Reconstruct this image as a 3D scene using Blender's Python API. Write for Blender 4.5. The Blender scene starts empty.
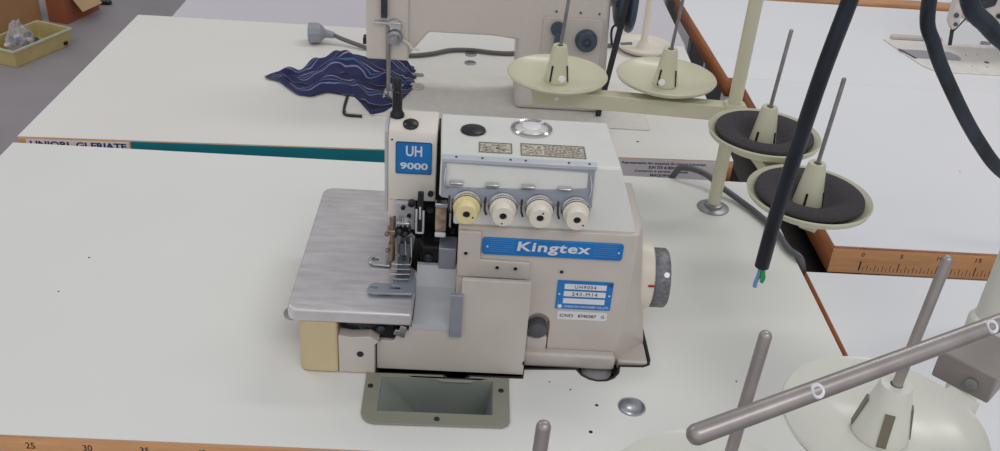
import bpy, bmesh, math, random
from mathutils import Vector, Matrix
random.seed(7)
PI = math.pi
COL = bpy.context.scene.collection
WL = {}

# ------------------------------------------------------------------ materials
def lin(c):
    return tuple(((v/255)/12.92 if v/255 <= .04045 else ((v/255+.055)/1.055)**2.4) for v in c)
def mat(name, rgb, rough=.5, metal=0., var=.04, scale=30., bump=0., bscale=200., coat=0., stretch=None, alpha=1., trans=0., rvar=0.):
    m = bpy.data.materials.new(name); m.use_nodes = True
    nt = m.node_tree; b = nt.nodes['Principled BSDF']
    c = lin(rgb)
    tc = nt.nodes.new('ShaderNodeTexCoord'); mp = nt.nodes.new('ShaderNodeMapping')
    nt.links.new(tc.outputs['Object'], mp.inputs['Vector'])
    if stretch: mp.inputs['Scale'].default_value = stretch
    n = nt.nodes.new('ShaderNodeTexNoise'); n.inputs['Scale'].default_value = scale; n.inputs['Detail'].default_value = 5
    nt.links.new(mp.outputs['Vector'], n.inputs['Vector'])
    r = nt.nodes.new('ShaderNodeValToRGB')
    r.color_ramp.elements[0].position = .3; r.color_ramp.elements[1].position = .7
    r.color_ramp.elements[0].color = tuple(max(0, v*(1-var*2)) for v in c)+(1,)
    r.color_ramp.elements[1].color = tuple(min(1, v*(1+var)) for v in c)+(1,)
    nt.links.new(n.outputs['Fac'], r.inputs['Fac']); nt.links.new(r.outputs['Color'], b.inputs['Base Color'])
    b.inputs['Roughness'].default_value = rough; b.inputs['Metallic'].default_value = metal
    if rvar:
        mr = nt.nodes.new('ShaderNodeMapRange'); mr.inputs['To Min'].default_value = rough-rvar; mr.inputs['To Max'].default_value = rough+rvar
        nt.links.new(n.outputs['Fac'], mr.inputs['Value']); nt.links.new(mr.outputs['Result'], b.inputs['Roughness'])
    if coat: b.inputs['Coat Weight'].default_value = coat; b.inputs['Coat Roughness'].default_value = .15
    if trans: b.inputs['Transmission Weight'].default_value = trans
    if alpha < 1: b.inputs['Alpha'].default_value = alpha
    if bump:
        n2 = nt.nodes.new('ShaderNodeTexNoise'); n2.inputs['Scale'].default_value = bscale
        nt.links.new(mp.outputs['Vector'], n2.inputs['Vector'])
        bp = nt.nodes.new('ShaderNodeBump'); bp.inputs['Strength'].default_value = bump; bp.inputs['Distance'].default_value = .001
        nt.links.new(n2.outputs['Fac'], bp.inputs['Height']); nt.links.new(bp.outputs['Normal'], b.inputs['Normal'])
    return m

M = dict(
 lam=mat('white_laminate', (231,231,227), .34, var=.012, scale=3, bump=.03, bscale=400),
 lamw=mat('warm_white_laminate', (230,228,222), .36, var=.012, scale=3, bump=.03, bscale=400),
 lamc=mat('cool_white_laminate', (229,230,234), .38, var=.012, scale=3, bump=.03, bscale=400),
 laml=mat('lilac_white_laminate', (204,200,208), .4, var=.012, scale=3, bump=.03, bscale=400),
 wood=mat('beech_edge', (214,160,116), .5, var=.12, scale=14, stretch=(1,6,14), bump=.15),
 woodr=mat('reddish_wood_edge', (180,116,74), .5, var=.14, scale=12, stretch=(6,1,14), bump=.15),
 tape=mat('wooden_ruler_tape', (228,172,122), .45, var=.07, scale=20, stretch=(1,1,8)),
 ink=mat('black_ink', (30,26,26), .6, var=.02),
 navyink=mat('navy_ink', (40,44,110), .6, var=.02),
 tealtape=mat('teal_tape', (14,130,148), .4, var=.05, scale=20),
 tealmark=mat('dark_teal_ink', (8,72,88), .5, var=.02),
 label=mat('white_label', (240,240,248), .45, var=.02),
 floor=mat('grey_floor', (158,152,155), .55, var=.05, scale=5, bump=.1, bscale=60),
 steel=mat('steel_legs', (120,122,124), .45, metal=.3, var=.05),
 headm=mat('light_taupe_enamel', (229,222,212), .34, var=.018, scale=40, bump=.12, bscale=900, coat=.2),
 lip=mat('bright_bracket_metal', (206,210,220), .34, metal=.35, var=.03),
 engr=mat('faded_engraving', (120,112,98), .5, var=.05),
 body=mat('taupe_enamel', (203,194,186), .34, var=.018, scale=40, bump=.12, bscale=900, coat=.2),
 top=mat('pale_enamel', (224,225,220), .32, var=.018, scale=40, bump=.08, bscale=900, coat=.2),
 cream=mat('cream_plastic', (208,190,150), .42, var=.03, scale=18),
 creamw=mat('ivory_plastic', (224,216,203), .36, var=.02, scale=18),
 yknob=mat('yellowed_plastic', (234,218,166), .38, var=.03, scale=30),
 knob=mat('ivory_knob_plastic', (232,225,212), .38, var=.02, scale=30),
 plate=mat('brushed_steel_plate', (222,218,220), .42, metal=.75, var=.08, scale=26, stretch=(1,5,1), bump=.05, bscale=120, rvar=.08),
 chrome=mat('chrome', (205,205,208), .16, metal=1, var=.05),
 slide=mat('lilac_steel', (176,174,182), .4, metal=.4, var=.03),
 cup=mat('polished_cup', (190,190,196), .33, metal=1, var=.05),
 dullm=mat('dull_metal', (166,166,170), .42, metal=.8, var=.08, scale=60),
 bracket=mat('grey_metal_bracket', (160,166,178), .36, metal=.55, var=.04, scale=60),
 tray=mat('grey_tray_enamel', (192,194,197), .4, var=.02),
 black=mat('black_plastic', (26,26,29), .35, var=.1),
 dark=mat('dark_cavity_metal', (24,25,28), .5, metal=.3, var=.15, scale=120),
 darkg=mat('gunmetal', (66,70,76), .4, metal=.7, var=.15, scale=120),
 bronze=mat('bronze_rod', (150,134,120), .35, metal=.8, var=.1, scale=120),
 felt=mat('stained_felt', (178,158,138), .9, var=.25, scale=160, bump=.5),
 blue=mat('blue_badge', (22,122,198), .3, var=.10, scale=22),
 silver=mat('silver_lettering', (236,238,242), .3, metal=.2, var=.02),
 white=mat('white_plate', (228,228,232), .4, var=.02),
 knurl=mat('knurled_grey', (132,132,138), .5, metal=.6, var=.18, scale=260, bump=.6, bscale=500),
 gplug=mat('grey_plug', (92,94,100), .4, metal=.2, var=.05),
 pan=mat('olive_grey_enamel', (142,142,128), .38, var=.03, scale=20, coat=.15),
 panin=mat('blue_grey_enamel', (138,145,140), .42, var=.05, scale=20),
 khaki=mat('khaki_enamel', (207,204,178), .34, var=.02, scale=20, coat=.2),
 khakiw=mat('pale_plate_plastic', (222,222,212), .3, var=.015, scale=20, coat=.3),
 foam=mat('charcoal_foam', (66,62,66), .95, var=.08, scale=200, bump=.6, bscale=700),
 rod=mat('spool_rod_steel', (150,148,150), .32, metal=.9, var=.1, scale=90),
 rodw=mat('warm_steel_rod', (172,165,162), .36, metal=.6, var=.07, scale=60),
 ceramic=mat('white_ceramic', (236,234,242), .25, var=.01),
 lm=mat('pinkish_ivory_enamel', (206,197,190), .36, var=.015, scale=12, coat=.2),
 lmbed=mat('ivory_bed_enamel', (226,222,215), .36, var=.03, scale=60),
 paint=mat('taupe_paint', (150,142,138), .45, var=.04),
 lmp=mat('pinkish_ivory_panel', (198,190,184), .4, var=.015, scale=12),
 slate=mat('slate_blue_plastic', (64,76,92), .4, var=.06),
 greycable=mat('grey_cable', (104,104,104), .5, var=.05),
 greyplastic=mat('grey_plug_plastic', (150,154,162), .45, var=.03),
 hose=mat('navy_sleeving', (24,31,46), .42, var=.42, scale=70, stretch=(1,1,.3), bump=.3, bscale=150),
 hoseb=mat('black_blue_rubber', (34,43,56), .4, var=.38, scale=60, stretch=(1,1,.3), bump=.2, bscale=120),
 wblue=mat('pale_blue_wire', (110,150,200), .4, var=.03),
 wgreen=mat('green_wire', (40,150,84), .4, var=.03),
 wlt=mat('navy_wire', (52,80,140), .4, var=.03),
 clear=mat('sight_glass', (214,208,196), .12, var=.12, scale=60, coat=.6),
 etch=mat('etched_plate', (206,200,184), .4, var=.28, scale=420, metal=.2),
 card=mat('cardboard', (176,132,92), .8, var=.06, scale=8, bump=.1),
 cardl=mat('pale_cardboard', (196,164,128), .8, var=.05, scale=8),
 cardr=mat('red_brown_cardboard', (150,86,56), .8, var=.08, scale=8),
 bin=mat('mustard_plastic', (190,172,118), .45, var=.06, scale=18),
 binin=mat('pale_bin_inside', (196,194,176), .5, var=.04, scale=18),
 bag=mat('clear_bag', (214,214,222), .2, var=.1, scale=60, alpha=.38),
 btn=mat('teal_parts', (44,82,112), .5, var=.4, scale=90),
 red=mat('red_mark', (170,30,34), .5, var=.02),
 belt=mat('black_rubber_belt', (38,38,42), .6, var=.1),
 smudge=mat('laminate_smudge', (200,199,195), .5, var=.01),
)
def fabric_mat():
    m = bpy.data.materials.new('navy_striped_cloth'); m.use_nodes = True
    nt = m.node_tree; b = nt.nodes['Principled BSDF']; b.inputs['Roughness'].default_value = .9
    uv = nt.nodes.new('ShaderNodeUVMap'); uv.uv_map = 'UVMap'
    sep = nt.nodes.new('ShaderNodeSeparateXYZ'); 
    nz = nt.nodes.new('ShaderNodeTexNoise'); nz.inputs['Scale'].default_value = 3
    mixv = nt.nodes.new('ShaderNodeMixRGB'); mixv.blend_type = 'ADD'; mixv.inputs[0].default_value = .12
    nt.links.new(uv.outputs[0], nz.inputs['Vector']); nt.links.new(uv.outputs[0], mixv.inputs[1]); nt.links.new(nz.outputs['Color'], mixv.inputs[2])
    nt.links.new(mixv.outputs[0], sep.inputs[0])
    ramp = nt.nodes.new('ShaderNodeValToRGB'); cr = ramp.color_ramp; cr.interpolation = 'CONSTANT'
    mul = nt.nodes.new('ShaderNodeMath'); mul.operation = 'MULTIPLY'; mul.inputs[1].default_value = 3.1
    fr = nt.nodes.new('ShaderNodeMath'); fr.operation = 'FRACT'
    nt.links.new(sep.outputs['Y'], mul.inputs[0]); nt.links.new(mul.outputs[0], fr.inputs[0]); nt.links.new(fr.outputs[0], ramp.inputs[0])
    navy = lin((44,48,88))+(1,)
    cols = [(0,navy),(.18,lin((134,136,172))+(1,)),(.215,navy),(.30,lin((70,110,150))+(1,)),(.335,navy),(.42,lin((158,144,172))+(1,)),(.45,navy),(.62,lin((26,28,54))+(1,)),(.74,lin((120,120,160))+(1,)),(.765,navy)]
    cr.elements[0].position = 0; cr.elements[0].color = cols[0][1]
    cr.elements[1].position = cols[1][0]; cr.elements[1].color = cols[1][1]
    for p, c in cols[2:]:
        e = cr.elements.new(p); e.color = c
    nt.links.new(ramp.outputs[0], b.inputs['Base Color'])
    n2 = nt.nodes.new('ShaderNodeTexNoise'); n2.inputs['Scale'].default_value = 60
    bp = nt.nodes.new('ShaderNodeBump'); bp.inputs['Strength'].default_value = .5; bp.inputs['Distance'].default_value = .002
    nt.links.new(uv.outputs[0], n2.inputs['Vector']); nt.links.new(n2.outputs['Fac'], bp.inputs['Height']); nt.links.new(bp.outputs[0], b.inputs['Normal'])
    return m
M['cloth'] = fabric_mat()

# ------------------------------------------------------------------ builders
def thing(name, label, cat, loc=(0,0,0), rz=0, group=None):
    o = bpy.data.objects.new(name, None); COL.objects.link(o)
    o.empty_display_size = .02
    o.location = loc; o.rotation_euler = (0,0,rz); o['label'] = label; o['category'] = cat
    if group: o['group'] = group
    WL[o] = Vector(loc)
    return o
def link(name, me, m, parent=None, local=False, smooth=True, angle=35, bevel=0, seg=2):
    """geometry is given in world coordinates unless local; an ancestor's origin is subtracted"""
    org = Vector((0,0,0))
    if parent is not None and not local: org = WL[parent]
    me.transform(Matrix.Translation(-org))
    me.materials.append(m if not isinstance(m, str) else M[m])
    if smooth:
        for p in me.polygons: p.use_smooth = True
        me.set_sharp_from_angle(angle=math.radians(angle))
    o = bpy.data.objects.new(name, me); COL.objects.link(o)
    if parent is not None: o.parent = parent
    WL[o] = org
    if bevel:
        md = o.modifiers.new('edge', 'BEVEL'); md.width = bevel; md.segments = seg; md.limit_method = 'ANGLE'; md.angle_limit = math.radians(35)
        md.harden_normals = False
    return o
def B(name, bm, m, parent=None, **k):
    bmesh.ops.recalc_face_normals(bm, faces=bm.faces[:])
    me = bpy.data.meshes.new(name); bm.to_mesh(me); bm.free()
    return link(name, me, m, parent, **k)
def N(): return bmesh.new()
def box(bm, x0, x1, y0, y1, z0, z1, mx=None):
    v = [bm.verts.new((x, y, z)) for x in (x0, x1) for y in (y0, y1) for z in (z0, z1)]
    for f in ((0,1,3,2),(4,6,7,5),(0,4,5,1),(2,3,7,6),(0,2,6,4),(1,5,7,3)): bm.faces.new([v[i] for i in f])
    if mx is not None: bmesh.ops.transform(bm, matrix=mx, verts=v)
    return v
def hexa(bm, lo, hi):
    """two quads (lists of 4 points) joined into a solid"""
    a = [bm.verts.new(p) for p in lo]; b = [bm.verts.new(p) for p in hi]; n = len(a)
    bm.faces.new(a); bm.faces.new(b)
    for i in range(n): bm.faces.new((a[i], a[(i+1)%n], b[(i+1)%n], b[i]))
    return a+b
def prism(bm, pts, plane, a, b):
    f = {'xy': lambda p, t: (p[0], p[1], t), 'xz': lambda p, t: (p[0], t, p[1]), 'yz': lambda p, t: (t, p[0], p[1])}[plane]
    return hexa(bm, [f(p, a) for p in pts], [f(p, b) for p in pts])
def rrect(x0, x1, y0, y1, r, n=5):
    out = []
    rs = r if isinstance(r, (list, tuple)) else [r]*4      # corner order: x1y1, x0y1, x0y0, x1y0
    for (cx, cy, a0), rr in zip(((x1, y1, 0), (x0, y1, 90), (x0, y0, 180), (x1, y0, 270)), rs):
        if rr <= 0: out.append((cx, cy)); continue
        sx = -1 if cx == x1 else 1; sy = -1 if cy == y1 else 1
        for i in range(n+1):
            t = math.radians(a0+90*i/n)
            out.append((cx+sx*rr+rr*math.cos(t), cy+sy*rr+rr*math.sin(t)))
    return out
def frame_for(d):
    d = Vector(d).normalized(); u = d.orthogonal().normalized(); return d, u, d.cross(u)
def lathe(bm, prof, c, axis=(0,0,1), seg=32, knurl=0, kr=0.):
    """prof: list of (radius, distance along the axis)"""
    d, u, w = frame_for(axis); c = Vector(c); rings = []
    for r, h in prof:
        if r < 1e-6: rings.append([bm.verts.new(c+d*h)])
        else:
            rings.append([bm.verts.new(c+d*h+(u*math.cos(2*PI*i/seg)+w*math.sin(2*PI*i/seg))*(r*(1-(knurl if kr and r > kr and i % 2 else 0)))) for i in range(seg)])
    for a, b in zip(rings, rings[1:]):
        if len(a) == 1 and len(b) == 1: continue
        for i in range(seg):
            j = (i+1) % seg
            if len(a) == 1: bm.faces.new((a[0], b[i], b[j]))
            elif len(b) == 1: bm.faces.new((a[i], a[j], b[0]))
            else: bm.faces.new((a[i], a[j], b[j], b[i]))
    if prof[0] == prof[-1]: bmesh.ops.remove_doubles(bm, verts=rings[0]+rings[-1], dist=1e-7); return
    if len(rings[0]) > 1: bm.faces.new(rings[0])
    if len(rings[-1]) > 1: bm.faces.new(rings[-1])
def cyl(bm, p0, p1, r0, r1=None, seg=20, round_end=False):
    p0 = Vector(p0); p1 = Vector(p1); L = (p1-p0).length; r1 = r0 if r1 is None else r1
    prof = [(r0, 0), (r1, L)]
    if round_end: prof = [(r0, 0), (r1, L-r1*.7), (r1*.8, L-r1*.25), (r1*.45, L), (0, L+r1*.05)]
    lathe(bm, prof, p0, p1-p0, seg)
def spline(pts, n=10):
    P = [Vector(p) for p in pts]; P = [P[0]*2-P[1]]+P+[P[-1]*2-P[-2]]; out = []
    for i in range(1, len(P)-2):
        a, b, c, d = P[i-1:i+3]
        for k in range(n):
            t = k/n
            out.append(.5*((2*b)+(c-a)*t+(2*a-5*b+4*c-d)*t*t+(3*b-a-3*c+d)*t**3))
    out.append(P[-2]); return out
def tube(bm, pts, r, seg=12, n=10, smooth=True):
    P = spline(pts, n) if smooth else [Vector(p) for p in pts]
    u = None; rings = []
    for i, p in enumerate(P):
        t = (P[min(i+1, len(P)-1)]-P[max(i-1, 0)]).normalized()
        u = t.orthogonal().normalized() if u is None else (u-t*u.dot(t)).normalized()
        w = t.cross(u)
        rings.append([bm.verts.new(p+(u*math.cos(2*PI*k/seg)+w*math.sin(2*PI*k/seg))*r) for k in range(seg)])
    for a, b in zip(rings, rings[1:]):
        for k in range(seg): bm.faces.new((a[k], a[(k+1)%seg], b[(k+1)%seg], b[k]))
    bm.faces.new(rings[0]); bm.faces.new(rings[-1])
def holed(outer, holes, t, to):
    """flat plate with holes from 2D loops, thickness t; to maps (u, v, w) to world"""
    cu = bpy.data.curves.new('c', 'CURVE'); cu.dimensions = '2D'; cu.fill_mode = 'BOTH'; cu.extrude = t/2
    for lp in [outer]+holes:
        s = cu.splines.new('POLY'); s.points.add(len(lp)-1); s.use_cyclic_u = True
        for p, q in zip(s.points, lp): p.co = (q[0], q[1], 0, 1)
    o = bpy.data.objects.new('c', cu); COL.objects.link(o)
    dg = bpy.context.evaluated_depsgraph_get()
    me = bpy.data.meshes.new_from_object(o.evaluated_get(dg))
    bpy.data.objects.remove(o); bpy.data.curves.remove(cu)
    bm = bmesh.new(); bm.from_mesh(me); bpy.data.meshes.remove(me)
    bmesh.ops.remove_doubles(bm, verts=bm.verts[:], dist=1e-6)
    for v in bm.verts: v.co = Vector(to(v.co.x, v.co.y, v.co.z))
    return bm
def cut(o, cutbm):
    """subtract a solid (world coordinates) from a built object"""
    me = bpy.data.meshes.new('k'); bmesh.ops.recalc_face_normals(cutbm, faces=cutbm.faces[:]); cutbm.to_mesh(me); cutbm.free()
    me.transform(Matrix.Translation(-WL[o])) 
    k = bpy.data.objects.new('k', me); COL.objects.link(k)
    k.parent = o.parent
    md = o.modifiers.new('b', 'BOOLEAN'); md.object = k; md.solver = 'EXACT'; md.operation = 'DIFFERENCE'
    bpy.context.view_layer.update()
    dg = bpy.context.evaluated_depsgraph_get()
    new = bpy.data.meshes.new_from_object(o.evaluated_get(dg))
    o.modifiers.remove(md); old = o.data; o.data = new
    for p in new.polygons: p.use_smooth = True
    new.set_sharp_from_angle(angle=math.radians(30))
    bpy.data.objects.remove(k); bpy.data.meshes.remove(me)
def text(name, lines, m, parent, x0, x1, z0, z1, y, font_sx=None, ext=.0001, shear=0, bold=0, space=1, rot=None, tilt=0):
    """lettering on a plane facing the front (-y), stretched to fill x0..x1, z0..z1 ; tilt leans the plane back"""
    cu = bpy.data.curves.new('t', 'FONT'); cu.body = lines; cu.extrude = ext; cu.shear = shear; cu.offset = bold
    cu.space_character = space; cu.align_x = 'CENTER'; cu.resolution_u = 3
    o = bpy.data.objects.new('t', cu); COL.objects.link(o)
    dg = bpy.context.evaluated_depsgraph_get()
    me = bpy.data.meshes.new_from_object(o.evaluated_get(dg))
    bpy.data.objects.remove(o); bpy.data.curves.remove(cu)
    xs = [v.co.x for v in me.vertices]; ys = [v.co.y for v in me.vertices]
    a, b, c, d = min(xs), max(xs), min(ys), max(ys)
    for v in me.vertices:
        u = (v.co.x-a)/(b-a); w = (v.co.y-c)/(d-c); zz = z0+w*(z1-z0)
        v.co = Vector((x0+u*(x1-x0), y-v.co.z+(zz-z0)*tilt, zz))
    return link(name, me, m, parent, smooth=False)

# ------------------------------------------------------------------ setting
def structure(name, bm, m):
    o = B(name, bm, m, smooth=False); o['kind'] = 'structure'; return o
bm = N(); box(bm, -4, 5, -3, 7, -.80, -.75); structure('floor', bm, 'floor')

# ------------------------------------------------------------------ work tables
def table(name, label, quad, th, lam, wood, holes=(), group=None, legs=True, zt=0.):
    """quad: front-left, front-right, back-right, back-left at the top surface"""
    cx = sum(p[0] for p in quad)/4; cy = sum(p[1] for p in quad)/4
    t = thing(name, label, 'table', (cx, cy, -.75), 0, group)
    holes = [list(h) for h in holes]
    bm = holed(quad, holes, th-.0012, lambda u, v, w: (u, v, w-.0012-(th-.0012)/2+zt))
    B('tabletop', bm, wood, t, smooth=False)
    q2 = [((x-cx)*.9994+cx, (y-cy)*.9988+cy) for x, y in quad]
    bm = holed(q2, holes, .0012, lambda u, v, w: (u, v, w-.0006+zt))
    B('laminate', bm, lam, t, smooth=False)
    if legs:
        ins = .09
        P = [Vector((x, y, 0)) for x, y in quad]; C = Vector((cx, cy, 0)); lp = []
        for p in P:
            d = (C-p); q = p+Vector((math.copysign(ins, d.x), math.copysign(ins, d.y), 0)); lp.append(q)
            bm = N(); box(bm, q.x-.02, q.x+.02, q.y-.015, q.y+.015, -.75, -th+zt)
            B('leg', bm, 'steel', t, bevel=.002)
        for a, b in ((0, 3), (1, 2)):
            bm = N(); box(bm, lp[a].x-.012, lp[a].x+.012, lp[a].y+.015, lp[b].y-.015, -.62, -.59); B('crossbar', bm, 'steel', t)
    return t
cutout = [(.5435,.1045),(.6095,.1060),(.6135,.1012),(.6315,.1012),(.6355,.1065),(.688,.1075),(.6895,.1215),(.743,.1250),(.7475,.1165),(.7545,.1110),(.763,.1085),(.772,.1095),(.7795,.1140),(.7855,.1220),(.788,.1330),
          (.812,.1340),(.8185,.1375),(.8205,.145),(.8205,.165),(.8190,.300),(.815,.310),(.5435,.310)]
chute_hole = [(.545,.046),(.667,.046),(.667,.098),(.545,.098)]
washer_hole = [(.793+.0125*math.cos(2*PI*i/24), .073+.0125*math.sin(2*PI*i/24)) for i in range(24)]
tA = table('work_table', 'white work table in the foreground carrying the overlock machine, with a cut-out under it', [(.0025,0),(1.0305,0),(1.0305,.549),(.0025,.549)], .034, 'lam', 'wood', [cutout, chute_hole, washer_hole])
tB = table('work_table', 'white work table behind the overlock, carrying the lockstitch machine and the crumpled cloth', [(0,.5675),(1.010,.6125),(1.018,1.082),(.003,1.078)], .036, 'lamw', 'wood')
tC = table('work_table', 'white work table at the lower right, in front of the ruler-edged one', [(1.036,-.22),(2.1,-.22),(2.1,.3275),(1.036,.3275)], .034, 'lamc', 'woodr')
tD = table('work_table', 'white work table on the right with a wooden ruler along its front edge', [(1.0905,.391),(2.2,.391),(2.2,.938),(1.0905,.938)], .040, 'lamc', 'woodr')
tE = table('work_table', 'lilac-white table at the top left, behind the table with the crumpled cloth', [(.064,1.0785),(1.02,1.0825),(1.02,1.66),(.064,1.66)], .036, 'laml', 'wood')
tG = table('work_table', 'white work table at the upper right carrying the machine bed behind the black cables', [(1.0705,.9384),(2.25,.9384),(2.25,1.402),(1.0565,1.402)], .036, 'lamc', 'woodr')
tH = table('work_table', 'farthest table at the top right, only its wooden front edge showing', [(1.07,1.47),(2.5,1.47),(2.5,2.0),(1.07,2.0)], .040, 'lamc', 'wood')

# ruler of the front table: 0 at the left corner, one mark per centimetre
def ruler(t, x0, y, zt, zb, n, yoff=0, first=0, num_h=.0075):
    bm = N(); box(bm, x0+first, x0+n*.01, y-.0006, y, zb, zt); B('ruler_tape', bm, 'tape', t, smooth=False)
    bm = N()
    for i in range(0, n+1):
        if i*.01 < first: continue
        h = .0125 if i % 5 == 0 else .009
        w = .0011 if i % 5 == 0 else .0006
        if i == 0: w = .0018; h = .014
        z0 = zb+.004
        box(bm, x0+i*.01-w/2, x0+i*.01+w/2, y-.0009, y-.0006, z0, z0+h)
        if i < n: box(bm, x0+i*.01+.005-.00025, x0+i*.01+.005+.00025, y-.0009, y-.0006, z0, z0+.0055)
    B('ruler_scale', bm, 'ink', t, smooth=False)
    for i in range(0, n+1, 5):
        if i*.01 < first: continue
        w = .004*len(str(i))
        text('ruler_numeral', str(i), 'ink', t, x0+i*.01-w/2, x0+i*.01+w/2, zt-.004-num_h, zt-.004, y-.0006, bold=.01)
ruler(tA, 0, 0, -.0035, -.034, 60, first=.2)
ruler(tD, 1.130, .391, -.004, -.039, 30, num_h=.006)
bm = N(); box(bm, 1.0905, 1.130, .3904, .391, -.039, -.004); B('ruler_tape', bm, 'tape', tD, smooth=False)
# writing on the edge of the table behind
def back_edge(x): return .5675+(x-0)*(.6125-.5675)/1.01
def edge_strip(name, x0, x1, z0, z1, m, parent, t=.0006, push=0):
    bm = N(); y0, y1 = back_edge(x0)-push, back_edge(x1)-push
    hexa(bm, [(x0,y0-t,z0),(x1,y1-t,z0),(x1,y1,z0),(x0,y0,z0)], [(x0,y0-t,z1),(x1,y1-t,z1),(x1,y1,z1),(x0,y0,z1)])
    return B(name, bm, m, parent, smooth=False)
def edge_text(name, s, x0, x1, z0, z1, m, parent, **k):
    o = text(name, s, m, parent, x0, x1, z0, z1, 0, **k)
    w = WL[o]
    for v in o.data.vertices: v.co.y += back_edge(v.co.x+w.x)-.0007
    return o
edge_strip('edge_label', .011, .150, -.034, -.0035, 'label', tB)
edge_text('lettering', 'UNIORI  GI ERIATE', .016, .146, -.0150, -.0055, 'navyink', tB, bold=.03)
edge_strip('ruler_tape', .152, .80, -.034, -.002, 'tealtape', tB)
bm = N()
for i in range(64):
    x = .16+i*.01; y = back_edge(x)
    box(bm, x-.0004, x+.0004, y-.0009, y-.0006, -.030, -.022 if i % 5 else -.017)
B('ruler_scale', bm, 'tealmark', tB, smooth=False)
edge_strip('edge_label', .832, .986, -.034, -.002, 'label', tB)
edge_text('lettering', 'Representante das maquinas de costura industriais', .846, .970, -.0105, -.0055, 'navyink', tB, bold=.02)
edge_text('lettering', 'SUN TEX & SEIKO', .886, .928, -.0165, -.0120, 'navyink', tB, bold=.03)
edge_text('lettering', 'Comercio e servico de pecas', .866, .945, -.0235, -.0185, 'navyink', tB, bold=.02)
edge_text('lettering', 'MAQUINAS', .890, .925, -.0295, -.0250, 'navyink', tB, bold=.03)
# screw holes in the laminate
for x, y, r in ((.759,.073,.0018),(.750,.036,.0020),(.735,.094,.0010),(.1935,.214,.0010),(.2015,.281,.0012),(.875,.66,.0022),(.1125,.176,.0009),(1.35,.62,.0010),(.715,.104,.0009),(.905,.118,.0010)):
    p = tA if (y < .55 and x < 1.03) else (tB if x < 1.03 else tD)
    bm = N(); lathe(bm, [(r, 0), (r*.8, .0003)], (x, y, 0), seg=10); B('screw_hole', bm, 'dark', p)

def grow(lp, d):
    out = []; n = len(lp)
    A = sum(lp[i][0]*lp[(i+1)%n][1]-lp[(i+1)%n][0]*lp[i][1] for i in range(n)); sg_ = 1 if A > 0 else -1
    for i in range(n):
        a, b, c = Vector(lp[i-1]), Vector(lp[i]), Vector(lp[(i+1)%n])
        e1 = (b-a).normalized(); e2 = (c-b).normalized(); n1 = Vector((e1.y,-e1.x))*sg_; n2 = Vector((e2.y,-e2.x))*sg_
        m = (n1+n2); m = m/max(.3, m.length**2/2) if m.length > 1e-6 else n1
        out.append((b.x+m.x*d, b.y+m.y*d))
    return out
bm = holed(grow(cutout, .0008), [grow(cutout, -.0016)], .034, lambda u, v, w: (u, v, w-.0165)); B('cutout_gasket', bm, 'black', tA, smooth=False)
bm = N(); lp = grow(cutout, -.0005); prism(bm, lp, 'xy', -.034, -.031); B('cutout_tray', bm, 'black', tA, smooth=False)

# round steel cup let into the front table
w = thing('steel_cup', 'small round polished steel cup sunk in the front table right of the chip chute', 'metal fitting', (.793,.073,0))
bm = N(); lathe(bm, [(0,-.0125),(.008,-.0112),(.0116,-.006),(.0123,.0004),(.0118,.0006),(.0112,-.0035),(.0095,-.0068),(.0065,-.0095),(.003,-.0107),(0,-.0110)], (.793,.073,0), seg=32)
B('bowl', bm, 'cup', w)
bm = N(); lathe(bm, [(.0136,.0),(.0134,.0005),(.0124,.0009),(.0118,.0004),(.0124,-.0004),(.0136,.0)], (.793,.073,0), seg=32); B('rim', bm, 'dullm', w)

# ------------------------------------------------------------------ chip chute let into the front table
ch = thing('scrap_chute', 'olive grey metal scrap chute sunk in the table below the overlock machine', 'chute', (.605,.07,0))
outer = [(.5345,.1035),(.6085,.1045),(.613,.0995),(.632,.0995),(.637,.1045),(.6745,.1045)]+[(.6745,.043),(.6725,.0375),(.667,.0345)]+[(.549,.0325),(.5425,.0345),(.538,.039),(.5355,.046)]
inner = [(.550,.0985),(.6015,.0985),(.609,.0955),(.636,.0955),(.641,.0985),(.6590,.0985),(.6585,.0505),(.5505,.0495)]
bm = holed(outer, [inner], .002, lambda u, v, w: (u, v, w+.0012)); B('rim', bm, 'pan', ch, bevel=.0006)
bm = N()
top4 = [(.5505,.0495),(.6585,.0505),(.6590,.0985),(.550,.0985)]
bot4 = [(.586,.0600),(.652,.0600),(.652,.0950),(.586,.0950)]
a = [bm.verts.new((x,y,.001)) for x,y in top4]; b = [bm.verts.new((x,y,-.045)) for x,y in bot4]
for i in range(4): bm.faces.new((a[i],a[(i+1)%4],b[(i+1)%4],b[i]))
bm.faces.new(b)
o = B('funnel', bm, 'panin', ch, smooth=False)
md = o.modifiers.new('s','SOLIDIFY'); md.thickness = .001
bm = N(); prism(bm, [(.590,.0605),(.605,.0605),(.608,.064),(.593,.064)], 'xy', -.0445, -.042); B('slot', bm, 'black', ch)
bm = N(); prism(bm, [(.630,.0605),(.645,.0605),(.645,.0635),(.630,.0635)], 'xy', -.0445, -.042); B('slot', bm, 'black', ch)
for x, y in ((.5405,.0835),(.6065,.0415),(.6665,.085)):
    bm = N(); lathe(bm, [(.0028,.002),(.0026,.0030),(.0012,.0032),(.001,.0024),(0,.0024)], (x,y,0), seg=16); B('screw', bm, 'darkg', ch)

# ------------------------------------------------------------------ overlock machine
ov = thing('overlock_machine', 'taupe and white four-thread overlock machine with blue badges, in the middle of the front table', 'sewing machine', (.64,.20,0))
# sunk base tray
bm = N(); box(bm, .549, .812, .128, .304, -.0305, -.006); B('base', bm, 'dark', ov)
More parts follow.
